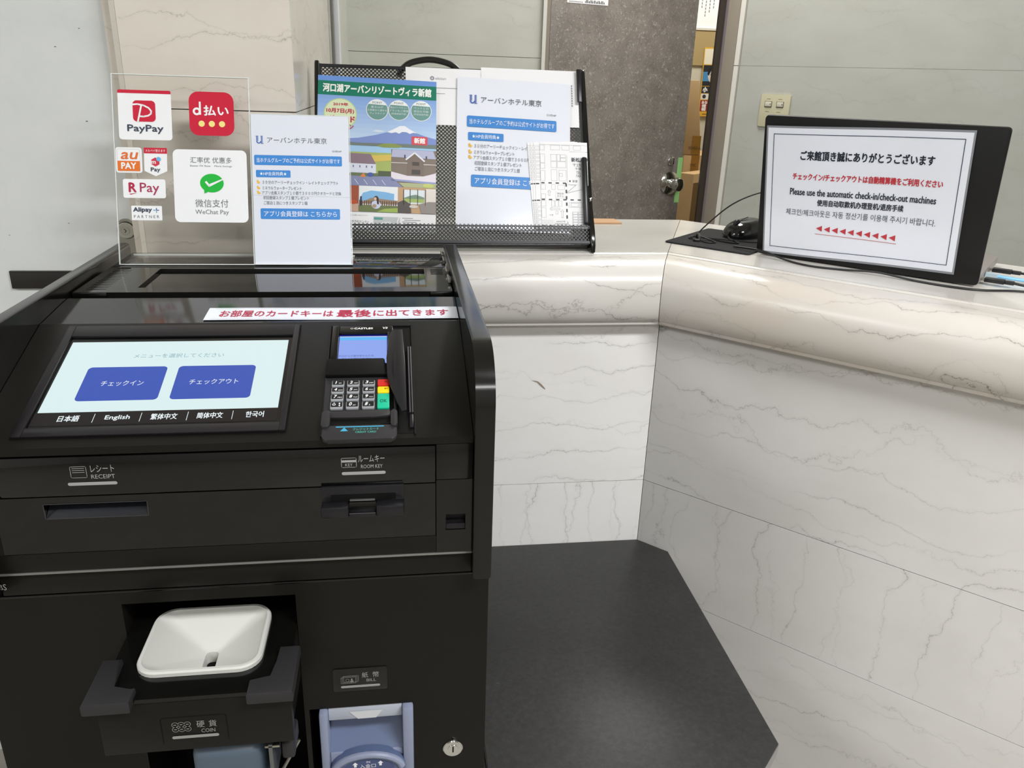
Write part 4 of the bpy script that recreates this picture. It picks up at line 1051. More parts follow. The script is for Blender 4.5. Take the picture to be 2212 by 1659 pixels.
# mountain, lake
mb.poly([(0, -0.1235), (0.030, -0.1215), (0.075, -0.1170), (0.105, -0.1105), (0.128, -0.1035), (0.143, -0.0955), (0.1515, -0.0905), (0.1600, -0.0898), (0.1680, -0.0950), (0.1830, -0.1030), (0.2000, -0.1085), (PW, -0.1130), (PW, -0.1280), (0, -0.1280)], z+q, ink('8095d0'))
mb.poly([(0.128, -0.1035), (0.143, -0.0955), (0.1515, -0.0905), (0.1600, -0.0898), (0.1680, -0.0950), (0.1830, -0.1030), (0.1760, -0.1025), (0.1700, -0.1050), (0.1640, -0.1020), (0.1560, -0.1018), (0.1500, -0.1055), (0.1440, -0.1030), (0.1360, -0.1050)], z+2*q, ink('f0f3fa'))
mb.poly([(0.100, -0.1030), (0.108, -0.1000), (0.118, -0.1010), (0.124, -0.1030), (0.112, -0.1045)], z+q, ink('dbe6f6'))
mb.poly([(0, -0.1255), (0.03, -0.1250), (0.08, -0.1265), (0.13, -0.1255), (PW, -0.1240), (PW, -0.1320), (0, -0.1320)], z+3*q, ink('74807c'))
mb.poly([(0.108, -0.1310), (0.122, -0.1260), (0.140, -0.1250), (0.158, -0.1300), (0.150, -0.1330), (0.120, -0.1335)], z+4*q, ink('8c9a56'))
mb.rect(0, -0.1500, PW, -0.1305, z+2*q, ink('a4ccee'))
mb.rrect(0.1733, -0.1258, 0.2033, -0.1095, 0.002, z+4*q, ink('d8525e')); mb.text('新館', 0.1785, -0.1228, 0.1985, -0.1122, z+5*q, ink('faf6f4'), bold=0.0004)
# old wing
mb.rect(0, -0.2085, 0.136, -0.1440, z+3*q, ink('a9b86a')); mb.poly([(0.095, -0.150), (0.136, -0.147), (0.136, -0.158), (0.105, -0.162)], z+4*q, ink('d8c060'))
mb.rect(0.050, -0.1850, 0.108, -0.1650, z+4*q, ink('dde2f2')); mb.poly([(0.052, -0.1660), (0.055, -0.1470), (0.098, -0.1475), (0.108, -0.1665)], z+5*q, ink('8d7884'))
mb.poly([(0.040, -0.1850), (0.040, -0.1660), (0.050, -0.1580), (0.061, -0.1660), (0.061, -0.1850)], z+6*q, ink('e6e9f5'))
for x in (0.046, 0.050, 0.054, 0.066, 0.078, 0.090, 0.100):
    mb.rect(x, -0.1740, x+0.0016, -0.1700, z+7*q, ink('5a6078'))
mb.rect(0.0, -0.1900, 0.112, -0.1840, z+6*q, ink('6d7a58')); mb.poly([(0.078, -0.1920), (0.086, -0.1840), (0.090, -0.1920)], z+7*q, ink('dc8a54')); mb.poly([(0.045, -0.1920), (0.050, -0.1850), (0.062, -0.1920)], z+7*q, ink('d89a78')); mb.ell(0.098, -0.1870, 0.006, 0.004, z+8*q, ink('4a62a4'))
mb.rect(0.112, -0.1900, 0.136, -0.1790, z+5*q, ink('55614a'))
mb.poly([(0, -0.1910), (0.136, -0.1890), (0.158, -0.2085), (0, -0.2085)], z+6*q, ink('8890b4'))
for k in range(7):
    mb.line([(0.020+k*0.0165, -0.1965), (0.027+k*0.0165, -0.2060)], 0.0008, z+7*q, ink('e6e8f2'))
# new wing
mb.rect(0.136, -0.2085, PW, -0.1360, z+4*q, ink('84786f')); mb.poly([(0.136, -0.1510), (0.138, -0.1365), (0.214, -0.1365), (PW, -0.1520)], z+5*q, ink('b6b9d4'))
mb.poly([(0.166, -0.1860), (0.166, -0.1530), (0.1795, -0.1415), (0.196, -0.1550), (0.196, -0.1860)], z+6*q, ink('7d7068')); mb.line([(0.1635, -0.1550), (0.1795, -0.1415), (0.1975, -0.1570)], 0.0030, z+7*q, ink('e4e6ef'))
mb.rect(0.175, -0.1660, 0.188, -0.1590, z+7*q, ink('544e4b')); mb.rect(0.174, -0.1830, 0.190, -0.1740, z+7*q, ink('544e4b')); mb.rect(0.136, -0.1625, 0.166, -0.1612, z+6*q, ink('dcd8d6')); mb.rect(0.196, -0.1640, PW, -0.1627, z+6*q, ink('dcd8d6'))
mb.rect(0.160, -0.1520, 0.1625, -0.1460, z+6*q, ink('4c474c')); mb.rect(0.2000, -0.1530, 0.2025, -0.1470, z+6*q, ink('4c474c'))
mb.poly([(0.136, -0.1790), (0.166, -0.1860), (0.196, -0.1860), (PW, -0.1790), (PW, -0.1990), (0.136, -0.1930)], z+5*q, ink('e6dfe8')); mb.poly([(0.136, -0.1930), (PW, -0.1970), (PW, -0.2010), (0.136, -0.1965)], z+6*q, ink('9aa2cc'))
mb.poly([(0.150, -0.2000), (PW, -0.2000), (PW, -0.2085), (0.160, -0.2085)], z+7*q, ink('b3b890')); mb.ell(0.205, -0.2040, 0.010, 0.0040, z+8*q, ink('c5cf7a'))
# lower row of pictures
mb.rect(0.0, -0.2575, 0.077, -0.2085, z+5*q, ink('a5563a')); mb.rect(0.040, -0.2575, 0.077, -0.2430, z+6*q, ink('c9a793')); mb.ell(0.068, -0.2400, 0.0065, 0.0040, z+7*q, ink('c2532c'))
mb.rect(0.0775, -0.2575, 0.1488, -0.2085, z+5*q, ink('eef3f6')); mb.poly([(0.0775, -0.2370), (0.0850, -0.2220), (0.100, -0.2170), (0.125, -0.2190), (0.1420, -0.2220), (0.1420, -0.2370)], z+6*q, ink('86bdea')); mb.poly([(0.088, -0.2370), (0.100, -0.2310), (0.1488, -0.2350), (0.1488, -0.2420), (0.0775, -0.2420)], z+7*q, ink('9b8a7a'))
for k in range(17):
    mb.rect(0.0785+k*0.0041, -0.2450, 0.0805+k*0.0041, -0.2365, z+8*q, ink('6e4a34'))
mb.rect(0.0775, -0.2575, 0.1488, -0.2450, z+8*q, ink('6f7a4e')); mb.poly([(0.110, -0.2575), (0.125, -0.2510), (0.1488, -0.2490), (0.1488, -0.2575)], z+9*q, ink('9fb85c')); mb.rect(0.080, -0.2470, 0.0830, -0.2290, z+9*q, ink('33364a'))
mb.ell(0.1090, -0.2440, 0.0085, 0.0078, z+10*q, ink('cdd6ee')); mb.poly([(0.1050, -0.2300), (0.1075, -0.2275), (0.1110, -0.2275), (0.1135, -0.2310), (0.1145, -0.2430), (0.1110, -0.2430), (0.1100, -0.2350), (0.1055, -0.2350)], z+11*q, ink('4a3830')); mb.ell(0.1075, -0.2330, 0.0024, 0.0030, z+12*q, ink('e6c0a8')); mb.ell(0.1060, -0.2465, 0.0040, 0.0035, z+12*q, ink('b39a80'))
mb.rect(0.1488, -0.2575, PW, -0.2085, z+5*q, ink('c9a680')); mb.rect(0.1600, -0.2400, 0.2000, -0.2130, z+6*q, ink('e6f0f6')); mb.rect(0.1600, -0.2370, 0.1980, -0.2290, z+7*q, ink('a8c070')); mb.poly([(0.160, -0.2290), (0.172, -0.2240), (0.182, -0.2220), (0.198, -0.2270), (0.198, -0.2300), (0.160, -0.2300)], z+8*q, ink('7f9a88'))
for x in (0.1590, 0.1710, 0.1850, 0.1990):
    mb.rect(x, -0.2420, x+0.0012, -0.2120, z+9*q, ink('4d4742'))
mb.rect(0.2010, -0.2575, PW, -0.2100, z+7*q, ink('e9e2da')); mb.poly([(0.1488, -0.2575), (0.1488, -0.2380), (0.160, -0.2330), (0.172, -0.2400), (0.174, -0.2575)], z+9*q, ink('5c5651')); mb.poly([(0.192, -0.2575), (0.188, -0.2400), (0.2060, -0.2350), (PW, -0.2350), (PW, -0.2575)], z+9*q, ink('98918c')); mb.ell(0.178, -0.2450, 0.008, 0.0030, z+10*q, ink('d8d2cb'))
TXT = ink('5a5d60')
mb.text('お気軽にお問い合わせ下さい。', 0.056, -0.2655, 0.0960, -0.2630, z, ink('9a9c9e')); mb.text('アーバンリゾートヴィラ東京予約センター', 0.010, -0.2785, 0.0965, -0.2735, z, TXT)
mb.rect(0.1046, -0.2900, 0.1530, -0.2655, z, ink('c3c8ca')); mb.rrect(0.1055, -0.2715, 0.1215, -0.2670, 0.0005, z+q, ink('5aa198')); mb.line([(0.112, -0.290), (0.121, -0.2770), (0.135, -0.2755), (0.142, -0.2800)], 0.0018, z+q, ink('eef0f0')); mb.line([(0.151, -0.2660), (0.147, -0.2800), (0.138, -0.2900)], 0.0020, z+2*q, ink('eef0f0'))
for k, wd in enumerate((0.020, 0.034, 0.026, 0.042, 0.036)):
    mb.rect(0.1570+0.004*(k % 2), -0.2675-k*0.0036, 0.1570+wd, -0.2663-k*0.0036, z, ink('8c8f92'))
tag(mb.build('resort_poster'), 'blue poster with green title band and snow capped mountain in the left of the rack', 'poster')

# --- big hotel flyer
F = sheet_frame(0.1196, 0.3310, -2.2, 0.001)
mb = MB(F); mb.warp = lambda x, y: 0.0006*math.sin(x*14)+0.0004*math.sin(y*20+1)
mb.grid_sheet(0, 0.2195, -0.297, 0, -0.0008, 0.0005, 8, 10, LAMI)
Ff = F @ Matrix.Translation((0.0148, -0.3120, 0)) @ Matrix.Diagonal((1.30, 1.41, 1.0, 1.0))
mb.warp = lambda x, y: 0.0006*math.sin((0.0148+1.3*x)*14)+0.0004*math.sin((-0.312+1.41*y)*20+1)
flyer(mb, Ff, 0.0006)
tag(mb.build('hotel_flyer'), 'larger laminated hotel flyer with blue bars in the right half of the rack', 'flyer')

# --- map leaflets
LN = ink('7c7f86'); LD = ink('3b3e46')
def map_leaflet(x, y, deg, z, label, w=0.0930, hgt=0.1690, full=True):
    F = sheet_frame(x, y, deg, z)
    mb = MB(F); mb.box(0, w, 0, hgt, -0.0006, 0.0, PAPER)
    L = lambda p, wd=0.0004, c=LN, cl=False: mb.line(p, wd, 0.0003, c, closed=cl)
    def B(a, b, c, d):
        L([(a, b), (c, b), (c, d), (a, d)], 0.0003, LN, True)
    L([(0.0, hgt-0.006), (w, hgt-0.006)], 0.0003)
    for k in range(7):          # railway: dark and white dashes
        mb.rect(0.001+k*0.0140, 0.0865, 0.0075+k*0.0140, 0.0890, 0.0003, LD); mb.rect(0.001+k*0.0140, 0.0540, 0.0075+k*0.0140, 0.0565, 0.0003, LD)
        mb.rect(0.001+k*0.0140, 0.0030, 0.0075+k*0.0140, 0.0055, 0.0003, LD)
    for k in range(7):
        mb.rect(0.0480, 0.006+k*0.0125, 0.0510, 0.0125+k*0.0125, 0.00035, LD)
    if not full:
        for k in range(9):
            B(0.002, 0.095+k*0.0075, 0.012, 0.100+k*0.0075)
        for k in range(5):
            B(0.002, 0.010+k*0.0085, 0.012, 0.016+k*0.0085)
        return tag(mb.build('map_leaflet'), label, 'map leaflet', 'map leaflets in the rack')
    for r_ in ((0.0005, 0.1520, 0.0090, 0.1620), (0.0005, 0.1270, 0.0090, 0.1440), (0.0005, 0.1160, 0.0090, 0.1265), (0.0005, 0.0920, 0.0090, 0.1120), (0.0210, 0.1530, 0.0390, 0.1620), (0.0430, 0.1530, 0.0580, 0.1620), (0.0660, 0.1530, 0.0800, 0.1620),
               (0.0210, 0.1310, 0.0320, 0.1440), (0.0330, 0.1310, 0.0390, 0.1440), (0.0400, 0.1380, 0.0500, 0.1440), (0.0400, 0.1310, 0.0500, 0.1375), (0.0210, 0.1180, 0.0320, 0.1300), (0.0330, 0.1180, 0.0500, 0.1300), (0.0210, 0.0920, 0.0320, 0.1140), (0.0360, 0.0920, 0.0500, 0.1130),
               (0.0370, 0.1010, 0.0430, 0.1070), (0.0005, 0.0750, 0.0090, 0.0850), (0.0210, 0.0750, 0.0280, 0.0850), (0.0330, 0.0750, 0.0460, 0.0840), (0.0005, 0.0570, 0.0090, 0.0660), (0.0005, 0.0420, 0.0090, 0.0530), (0.0005, 0.0200, 0.0090, 0.0390),
               (0.0200, 0.0420, 0.0260, 0.0530), (0.0270, 0.0420, 0.0330, 0.0530), (0.0340, 0.0420, 0.0400, 0.0530), (0.0280, 0.0270, 0.0320, 0.0330), (0.0540, 0.0410, 0.0800, 0.0500), (0.0580, 0.0420, 0.0720, 0.0490)):
        B(*r_)
    for j in range(5):
        B(0.0600, 0.0070+j*0.0050, 0.0700, 0.0115+j*0.0050); B(0.0710, 0.0070+j*0.0050, 0.0810, 0.0115+j*0.0050)
        mb.rect(0.0608, 0.0090+j*0.0050, 0.0618, 0.0098+j*0.0050, 0.0003, LD); mb.rect(0.0718, 0.0090+j*0.0050, 0.0728, 0.0098+j*0.0050, 0.0003, LD)
    for k in range(8):
        L([(0.0015+k*0.0028, 0.0070), (0.0015+k*0.0028, 0.0160)], 0.0003)
    # call-out with the address
    mb.prism(mb.rrect_pts(0.0525, 0.0855, 0.0925, 0.1498, 0.004), 0.0002, 0.0004, PAPER)
    L([(0.0930, 0.1497), (0.0585, 0.1500), (0.0545, 0.1480), (0.0525, 0.1430), (0.0525, 0.0900), (0.0550, 0.0850), (0.0690, 0.0845), (0.0490, 0.0680), (0.0920, 0.0790)], 0.0005, LD)
    zz = 0.0006
    mb.text('新松戸ス', 0.0610, 0.1300, 0.0945, 0.1385, zz, LD, bold=0.0003); mb.text('〒270-0', 0.0640, 0.1210, 0.0880, 0.1265, zz, LD); mb.text('千葉県', 0.0680, 0.1140, 0.0860, 0.1190, zz, LD)
    mb.text('TEL', 0.0700, 0.1065, 0.0790, 0.1115, zz, LD); mb.text('FAX', 0.0700, 0.1000, 0.0790, 0.1050, zz, LD); mb.rect(0.0555, 0.0905, 0.0585, 0.0935, zz, LD); mb.text('飲食', 0.0620, 0.0895, 0.0720, 0.0945, zz, LD); mb.ell(0.0830, 0.0910, 0.0016, 0.0016, zz, LD)
    mb.rrect(0.0285, 0.0585, 0.0460, 0.0705, 0.001, 0.0005, PAPER); B(0.0285, 0.0585, 0.0460, 0.0705)
    mb.text('現在地', 0.0310, 0.0650, 0.0440, 0.0690, zz, LD); mb.text('ホテル', 0.0310, 0.0600, 0.0440, 0.0640, zz, LD); mb.text('バス停', 0.0145, 0.0240, 0.0225, 0.0265, zz, LD)
    mb.rect(0.0240, 0.0010, 0.0500, 0.0150, 0.0005, PAPER); B(0.0240, 0.0010, 0.0500, 0.0150); mb.text('JR新松戸駅', 0.0280, 0.0105, 0.0460, 0.0140, zz, LD); mb.text('常磐線各駅停車', 0.0255, 0.0062, 0.0490, 0.0094, zz, LD); mb.text('武蔵野線', 0.0300, 0.0020, 0.0440, 0.0052, zz, LD)
    L([(0.0165, 0.0370), (0.0200, 0.0400), (0.0200, 0.0385), (0.0360, 0.0385), (0.0360, 0.0355), (0.0200, 0.0355), (0.0200, 0.0340)], 0.0004, LN, True); L([(0.0405, 0.0360), (0.0370, 0.0320), (0.0390, 0.0320), (0.0390, 0.0200), (0.0420, 0.0200), (0.0420, 0.0320), (0.0440, 0.0320)], 0.0004, LN, True)
    L([(0.0160, 0.0740), (0.0130, 0.0700), (0.0145, 0.0700), (0.0145, 0.0630), (0.0175, 0.0630), (0.0175, 0.0700), (0.0190, 0.0700)], 0.0004, LN, True)
    return tag(mb.build('map_leaflet'), label, 'map leaflet', 'map leaflets in the rack')
map_leaflet(0.2575, 0.0345, 2.6, 0.0032, 'hindmost map leaflet, leaning furthest left over the hotel flyer', full=False)
map_leaflet(0.2605, 0.0345, 1.8, 0.0042, 'second map leaflet from the back, a sliver showing left of the front ones', full=False)
map_leaflet(0.2640, 0.0345, 1.0, 0.0052, 'map leaflet directly behind the front one, its left strip showing', full=False)
map_leaflet(0.2720, 0.0360, -0.4, 0.0064, 'front map leaflet with the full street map at the right end of the rack')

# --- piece of cardboard lying behind the rack
mb = MB(W0); mb.prism([(0.30, 1.766), (0.512, 1.768), (0.508, 1.8235), (0.30, 1.8265)], -0.2997, -0.2965, mat('light_cardboard', 'c9a17a', 0.8))
tag(mb.build('cardboard_sheet'), 'flat piece of light brown cardboard on the counter behind the rack', 'cardboard')

# ================================================================== LAPTOP, NOTICE, MOUSE
DF = frame((0.6929, 1.4432, -0.2998), (S2, -S2, 0), (S2, S2, 0))          # x along the laptop, y away from the lobby
lap = thing('laptop', 'open black laptop seen from behind on the slanted marble counter', 'laptop', (0.91, 1.31, -0.2998))
TL_ = R(12); nx = Vector((-S2, -S2, 0)); upv = Vector((0, 0, math.cos(TL_)))+nx*math.sin(TL_)
LD_F = frame((0.6929, 1.4432, -0.2970), (S2, -S2, 0), tuple(upv))
LID = mat('laptop_black', '0c0c0d', 0.5, spec=0.35)
mb = MB(LD_F); mb.prism(mb.rrect_pts(0.0, 0.0, 0.383, 0.2600, 0.006), -0.007, 0.0, LID, bev=0.001); mb.build('lid', lap)
mb = MB(LD_F); mb.box(0.010, 0.373, 0.012, 0.252, -0.0078, -0.0071, mat('screen_black', '0a0a0b', 0.1)); mb.build('screen', lap)
GB = mat('laptop_grey', '8d8783', 0.4)
mb = MB(DF); mb.prism(mb.rrect_pts(0.001, 0.014, 0.382, 0.245, 0.006), 0.004, 0.0175, GB, bev=0.0015); mb.build('base', lap)
mb = MB(DF)
for j in range(5):
    for i in range(19):
        mb.box(0.018+i*0.0184, 0.0335+i*0.0184, 0.045+j*0.0185, 0.061+j*0.0185, 0.0174, 0.0184, LID)
mb.build('keyboard', lap)
mb = MB(DF); mb.tube([(0.03, 0.006, 0.008), (0.353, 0.006, 0.008)], 0.006, LID, n=10); mb.build('hinge', lap)
for x, y in ((0.02, 0.03), (0.36, 0.03), (0.02, 0.23), (0.36, 0.23)):
    mb = MB(DF); mb.box(x-0.008, x+0.008, y-0.006, y+0.006, 0.0, 0.004, RUBBER); mb.build('foot', lap)

NB = LD_F @ Matrix.Translation((0.0165, 0.0080, 0.0012)) @ Matrix.Rotation(R(2.0), 4, 'Z')
mb = MB(NB); WPF = lambda x, y: 0.0022*math.sin(x*19+0.6)*math.sin(0.6+y*7)+0.0022
mb.warp = WPF
mb.grid_sheet(-0.003, 0.3290, -0.004, 0.2355, -0.0002, 0.0004, 28, 8, mat('laminate_border', '8d9096', 0.15))
mb.grid_sheet(0, 0.3260, 0.0, 0.2320, 0.0001, 0.0001, 28, 8, LAMI)
NV = ink('2e3850', 0.3); ND = ink('2b2f3a', 0.3); NR = ink('c23a44', 0.3)
def dash_rect(x0, y0, x1, y1, wd, m):
    for (a, b) in (((x0, y0), (x1, y0)), ((x1, y0), (x1, y1)), ((x1, y1), (x0, y1)), ((x0, y1), (x0, y0))):
        mb.line([(a[0]+(b[0]-a[0])*k/24, a[1]+(b[1]-a[1])*k/24) for k in range(25)], wd, 0.0005, m)
dash_rect(0.0110, 0.0115, 0.3155, 0.2215, 0.0011, NV)
def ntext(s, p, hgt, m, **k):
    (x0, y0), (x1, y1) = p
    c, s_ = math.cos(R(2)), math.sin(R(2))
    ym = (y0+y1)/2-0.0080; xa = x0-0.0165; xb = x1-0.0165; xm = (xa+xb)/2
    lx = xm*c+ym*s_; ly = -xm*s_+ym*c
    mb.text(s, lx-(xb-xa)/2, ly-hgt/2, lx+(xb-xa)/2, ly+hgt/2, 0.0006, m, **k)
ntext('ご来館頂き誠にありがとうございます', ((0.0704, 0.2027), (0.2857, 0.1959)), 0.0165, ND, bold=0.0005)
ntext('チェックイン/チェックアウトは自動精算機をご利用ください', ((0.0599, 0.1629), (0.3038, 0.1611)), 0.0120, NR, bold=0.0004)
ntext('Please use the automatic check-in/check-out machines', ((0.0573, 0.1355), (0.2981, 0.1325)), 0.0120, ND, bold=0.0003)
ntext('使用自动取款机办理登机/退房手续', ((0.1073, 0.1186), (0.2503, 0.1131)), 0.0115, ND, bold=0.0003)
ntext('체크인/체크아웃은 자동 정산기를 이용해 주시기 바랍니다.', ((0.0529, 0.0967), (0.3036, 0.0948)), 0.0120, ink('4a4d58', 0.3))
for k in range(10):
    x = 0.0955+k*0.0138
    mb.poly([(x, 0.0545-0.0006*k), (x+0.0105, 0.0600-0.0006*k), (x+0.0105, 0.0490-0.0006*k)], 0.0006, NR)
mb.line([(0.0940+0.1385*k/16, 0.0440-0.0050*k/16) for k in range(17)], 0.0008, 0.0006, NR)
tag(mb.build('welcome_notice'), 'white laminated multilingual notice with red arrows fixed to the back of the laptop lid', 'notice')

mb = MB(DF); mb.prism(mb.rrect_pts(-0.184, -0.028, -0.004, 0.190, 0.006), 0.0002, 0.0030, speckle('grey_felt_pad', [(0.35, '242425'), (0.65, '303032')], 200, 0.8, 0.2), bev=0.0008)
tag(mb.build('mouse_pad'), 'dark grey mouse pad poking out to the left of the laptop', 'mouse pad')
MF = DF @ Matrix.Translation((-0.086, 0.155, 0.0031)) @ Matrix.Rotation(R(-14), 4, 'Z') @ Matrix.Scale(1.1, 4)
mouse = thing('computer_mouse', 'glossy black wired mouse on the pad left of the laptop', 'mouse', (0.745, 1.6, -0.2967))
mb = MB(MF)
nu, nv = 18, 28; vs = []; fs = []
for i in range(nu+1):
    t = math.pi/2*i/nu
    for k in range(nv):
        a = 2*math.pi*k/nv
        ca, sa = math.cos(a), math.sin(a)
        wv = 0.0315*(1+0.10*abs(sa)*0.5); rx = wv*math.copysign(abs(ca)**0.85, ca); ry = 0.052*math.copysign(abs(sa)**0.9, sa)
        c = math.cos(t)**0.62
        y = ry*c; x = rx*c*(1-0.10*math.exp(-(y/0.02)**2))
        vs.append((x, y, 0.004+0.034*math.sin(t)*(0.86+2.6*y if y > -0.052 else 0.8)))
for i in range(nu):
    for k in range(nv):
        fs.append((i*nv+k, i*nv+(k+1) % nv, (i+1)*nv+(k+1) % nv, (i+1)*nv+k))
mb.add(vs, fs, mat('mouse_gloss', '101113', 0.12, spec=0.6), True)
mb.prism([(0.030*math.cos(R(a)), 0.050*math.sin(R(a))) for a in range(0, 360, 12)], 0.0, 0.0045, BLACKM); mb.build('mouse_body', mouse)
mb = MB(MF @ Matrix.Translation((0, -0.030, 0.0262)) @ Matrix.Rotation(R(90), 4, 'Y')); mb.lathe([(0.008, -0.003), (0.0085, -0.002), (0.0085, 0.002), (0.008, 0.003)], RUBBER, n=20); mb.build('scroll_wheel', mouse)
mb = MB(MF); mb.tube([(0, -0.019, 0.031), (0.0, -0.008, 0.0345), (0.0, 0.004, 0.0365)], 0.0007, DARK, n=6); mb.build('button_seam', mouse)
CB = mat('cable_black', '19191b', 0.4)
mb = MB(DF)
pth = [(-0.100, 0.107, 0.010), (-0.098, 0.096, 0.006), (-0.085, 0.082, 0.0045), (-0.060, 0.058, 0.0045), (-0.075, 0.048, 0.0045), (-0.110, 0.050, 0.0055), (-0.132, 0.044, 0.007), (-0.146, 0.030, 0.006), (-0.160, 0.036, 0.0045), (-0.158, 0.050, 0.0055), (-0.140, 0.046, 0.009), (-0.115, 0.040, 0.006), (-0.098, 0.030, 0.0045), (-0.104, 0.016, 0.0045), (-0.125, 0.020, 0.0055), (-0.142, 0.040, 0.011)]
mb.tube(pth, 0.0015, CB, smooth_pts=6, n=6)
mb.tube([(-0.142, 0.040, 0.011), (-0.138, 0.050, 0.025), (-0.100, 0.085, 0.072), (-0.060, 0.118, 0.098), (-0.022, 0.140, 0.106), (0.004, 0.150, 0.092), (0.014, 0.154, 0.066)], 0.0015, CB, smooth_pts=8, n=6)
mb.tube([(-0.140, 0.042, 0.008), (-0.080, 0.070, 0.0055), (-0.030, 0.092, 0.0055), (-0.004, 0.100, 0.010)], 0.0014, CB, smooth_pts=6, n=6)
mb.build('mouse_cable', mouse)
mb = MB(DF); mb.tube([(-0.150, 0.052, 0.005), (-0.146, 0.046, 0.013), (-0.138, 0.034, 0.015), (-0.131, 0.022, 0.011), (-0.130, 0.018, 0.0055)], 0.0026, RUBBER, smooth_pts=5, n=8); mb.tube([(-0.130, 0.018, 0.0058), (-0.136, 0.014, 0.0062), (-0.142, 0.020, 0.006)], 0.0026, RUBBER, smooth_pts=4, n=8); mb.build('cable_tie', mouse)

mb = MB(DF)
mb.tube([(-0.050, 0.0085, 0.006), (0.0, -0.010, 0.010), (0.030, -0.024, 0.010), (0.070, -0.032, 0.0030), (0.120, -0.046, 0.0022), (0.175, -0.034, 0.0022), (0.230, -0.030, 0.006), (0.290, -0.032, 0.0022), (0.350, -0.036, 0.0022), (0.395, -0.024, 0.0022), (0.440, 0.010, 0.0024), (0.500, 0.03, 0.0024)], 0.0019, CB, smooth_pts=8, n=8)
tag(mb.build('power_cable'), 'thin black cable lying along the counter edge in front of the laptop', 'cable')
def plugged(name, y, zc, col, path, label):
    t = thing(name, label, 'cable', (1.0, 1.2, -0.2998))
    mb = MB(DF); mb.box(0.3832, 0.388, y-0.005, y+0.005, zc-0.002, zc+0.002, STEEL); mb.box(0.3875, 0.418, y-0.0075, y+0.0075, zc-0.0035, zc+0.0035, mat('plug_black', '1b1c1f', 0.4), bev=0.001); mb.box(0.418, 0.432, y-0.005, y+0.005, zc-0.003, zc+0.003, RUBBER, bev=0.001); mb.build('plug', t)
    mb = MB(DF); mb.tube([(0.430, y, zc)]+path, 0.0021, col, smooth_pts=6, n=8); mb.build('cord', t)
plugged('usb_cable', 0.132, 0.0105, CB, [(0.450, 0.128, 0.0095), (0.475, 0.100, 0.0035), (0.52, 0.07, 0.0022)], 'black plug and cord in the far socket on the right side of the laptop')
plugged('usb_cable', 0.040, 0.0085, CB, [(0.455, 0.044, 0.0060), (0.490, 0.065, 0.0030), (0.53, 0.10, 0.0025)], 'black plug and cord nearest the lid on the right side of the laptop')
t = thing('network_cable', 'light blue network cable running from the right side of the laptop', 'cable', (1.0, 1.2, -0.2998))
mb = MB(DF); mb.box(0.3832, 0.402, 0.078, 0.090, 0.005, 0.0125, mat('clear_plug', 'b9cdd8', 0.2)); mb.build('plug', t)
mb = MB(DF); mb.tube([(0.401, 0.084, 0.0085), (0.425, 0.090, 0.0065), (0.470, 0.106, 0.0045), (0.54, 0.14, 0.0040)], 0.0030, mat('light_blue_cable', '7cbde6', 0.4), smooth_pts=6, n=8); mb.build('cord', t)

# ================================================================== LIGHT SWITCH, STOREROOM
sw = thing('light_switch', 'yellowed double light switch plate on the marble wall behind the laptop', 'light switch', (1.356, 2.844, -0.126))
IV = mat('yellowed_ivory', 'c3bea2', 0.4)
mb = MB(FR); mb.prism(mb.rrect_pts(0.1675, -0.1265, 0.2755, -0.0155, 0.005), 0.0002, 0.007, IV, bev=0.002)
for x, y in ((0.189, -0.0315), (0.232, -0.0318), (0.189, -0.0745), (0.231, -0.0755)):
    mb.rect(x, y-0.0007, x+0.014, y+0.0007, 0.0073, ink('77725c'))
mb.build('switch_plate', sw)
for x in (0.1845, 0.2275):
    mb = MB(FR); mb.box(x-0.001, x+0.026, -0.0600, -0.0395, 0.0068, 0.0076, mat('switch_gap', '5c584a', 0.6)); mb.box(x+0.001, x+0.024, -0.0572, -0.0410, 0.0070, 0.0105, mat('switch_key', 'cfccbb', 0.35), bev=0.0012); mb.rect(x+0.0195, -0.0515, x+0.0222, -0.0465, 0.0107, mat('switch_mark', '4a4a3c', 0.5))
    mb.build('switch_button', sw)

SB = frame((0, 4.35, 0), (1, 0, 0), (0, 0, 1))
mb = MB(SB); mb.box(1.500, 1.730, 0.290, 0.620, 0.001, 0.003, PAPER); mb.box(1.500, 1.730, 0.279, 0.2895, 0.001, 0.014, mat('notice_ledge', 'd5d2c8', 0.5))
for i in range(6):
    for k in range(9):
        mb.rect(1.548+i*0.021, 0.345+k*0.016+0.02*(i % 3), 1.553+i*0.021, 0.356+k*0.016+0.02*(i % 3), 0.0035, ink('8a8a88'))
tag(mb.build('paper_notice'), 'white notice with vertical grey writing high on the storeroom wall', 'notice')
mb = MB(SB); mb.box(1.480, 1.780, 0.108, 0.278, 0.001, 0.010, mat('cork_tan', 'ab9668', 0.8)); tag(mb.build('cork_board'), 'plain tan board on the storeroom wall seen past the door edge', 'board')
mb = MB(SB @ Matrix.Translation((1.634, -0.148, 0.014)) @ Matrix.Rotation(R(1.0), 4, 'Z'))
mb.box(0, 0.20, 0, 0.345, -0.002, 0.0, mat('poster_yellow', 'e2b13e', 0.4))
mb.rect(0.004, 0.262, 0.19, 0.338, 0.0006, ink('e9e3d0')); mb.rect(0.004, 0.155, 0.19, 0.258, 0.0006, ink('2e3036')); mb.rect(0.004, 0.178, 0.19, 0.225, 0.001, ink('4f8fc2'))
mb.ell(0.062, 0.208, 0.030, 0.040, 0.0014, ink('d9cfc8')); mb.poly([(0.028, 0.215), (0.034, 0.240), (0.055, 0.254), (0.09, 0.252), (0.09, 0.232), (0.050, 0.235), (0.036, 0.205)], 0.0018, ink('26262a')); mb.ell(0.048, 0.212, 0.004, 0.0025, 0.002, ink('3a3434'))
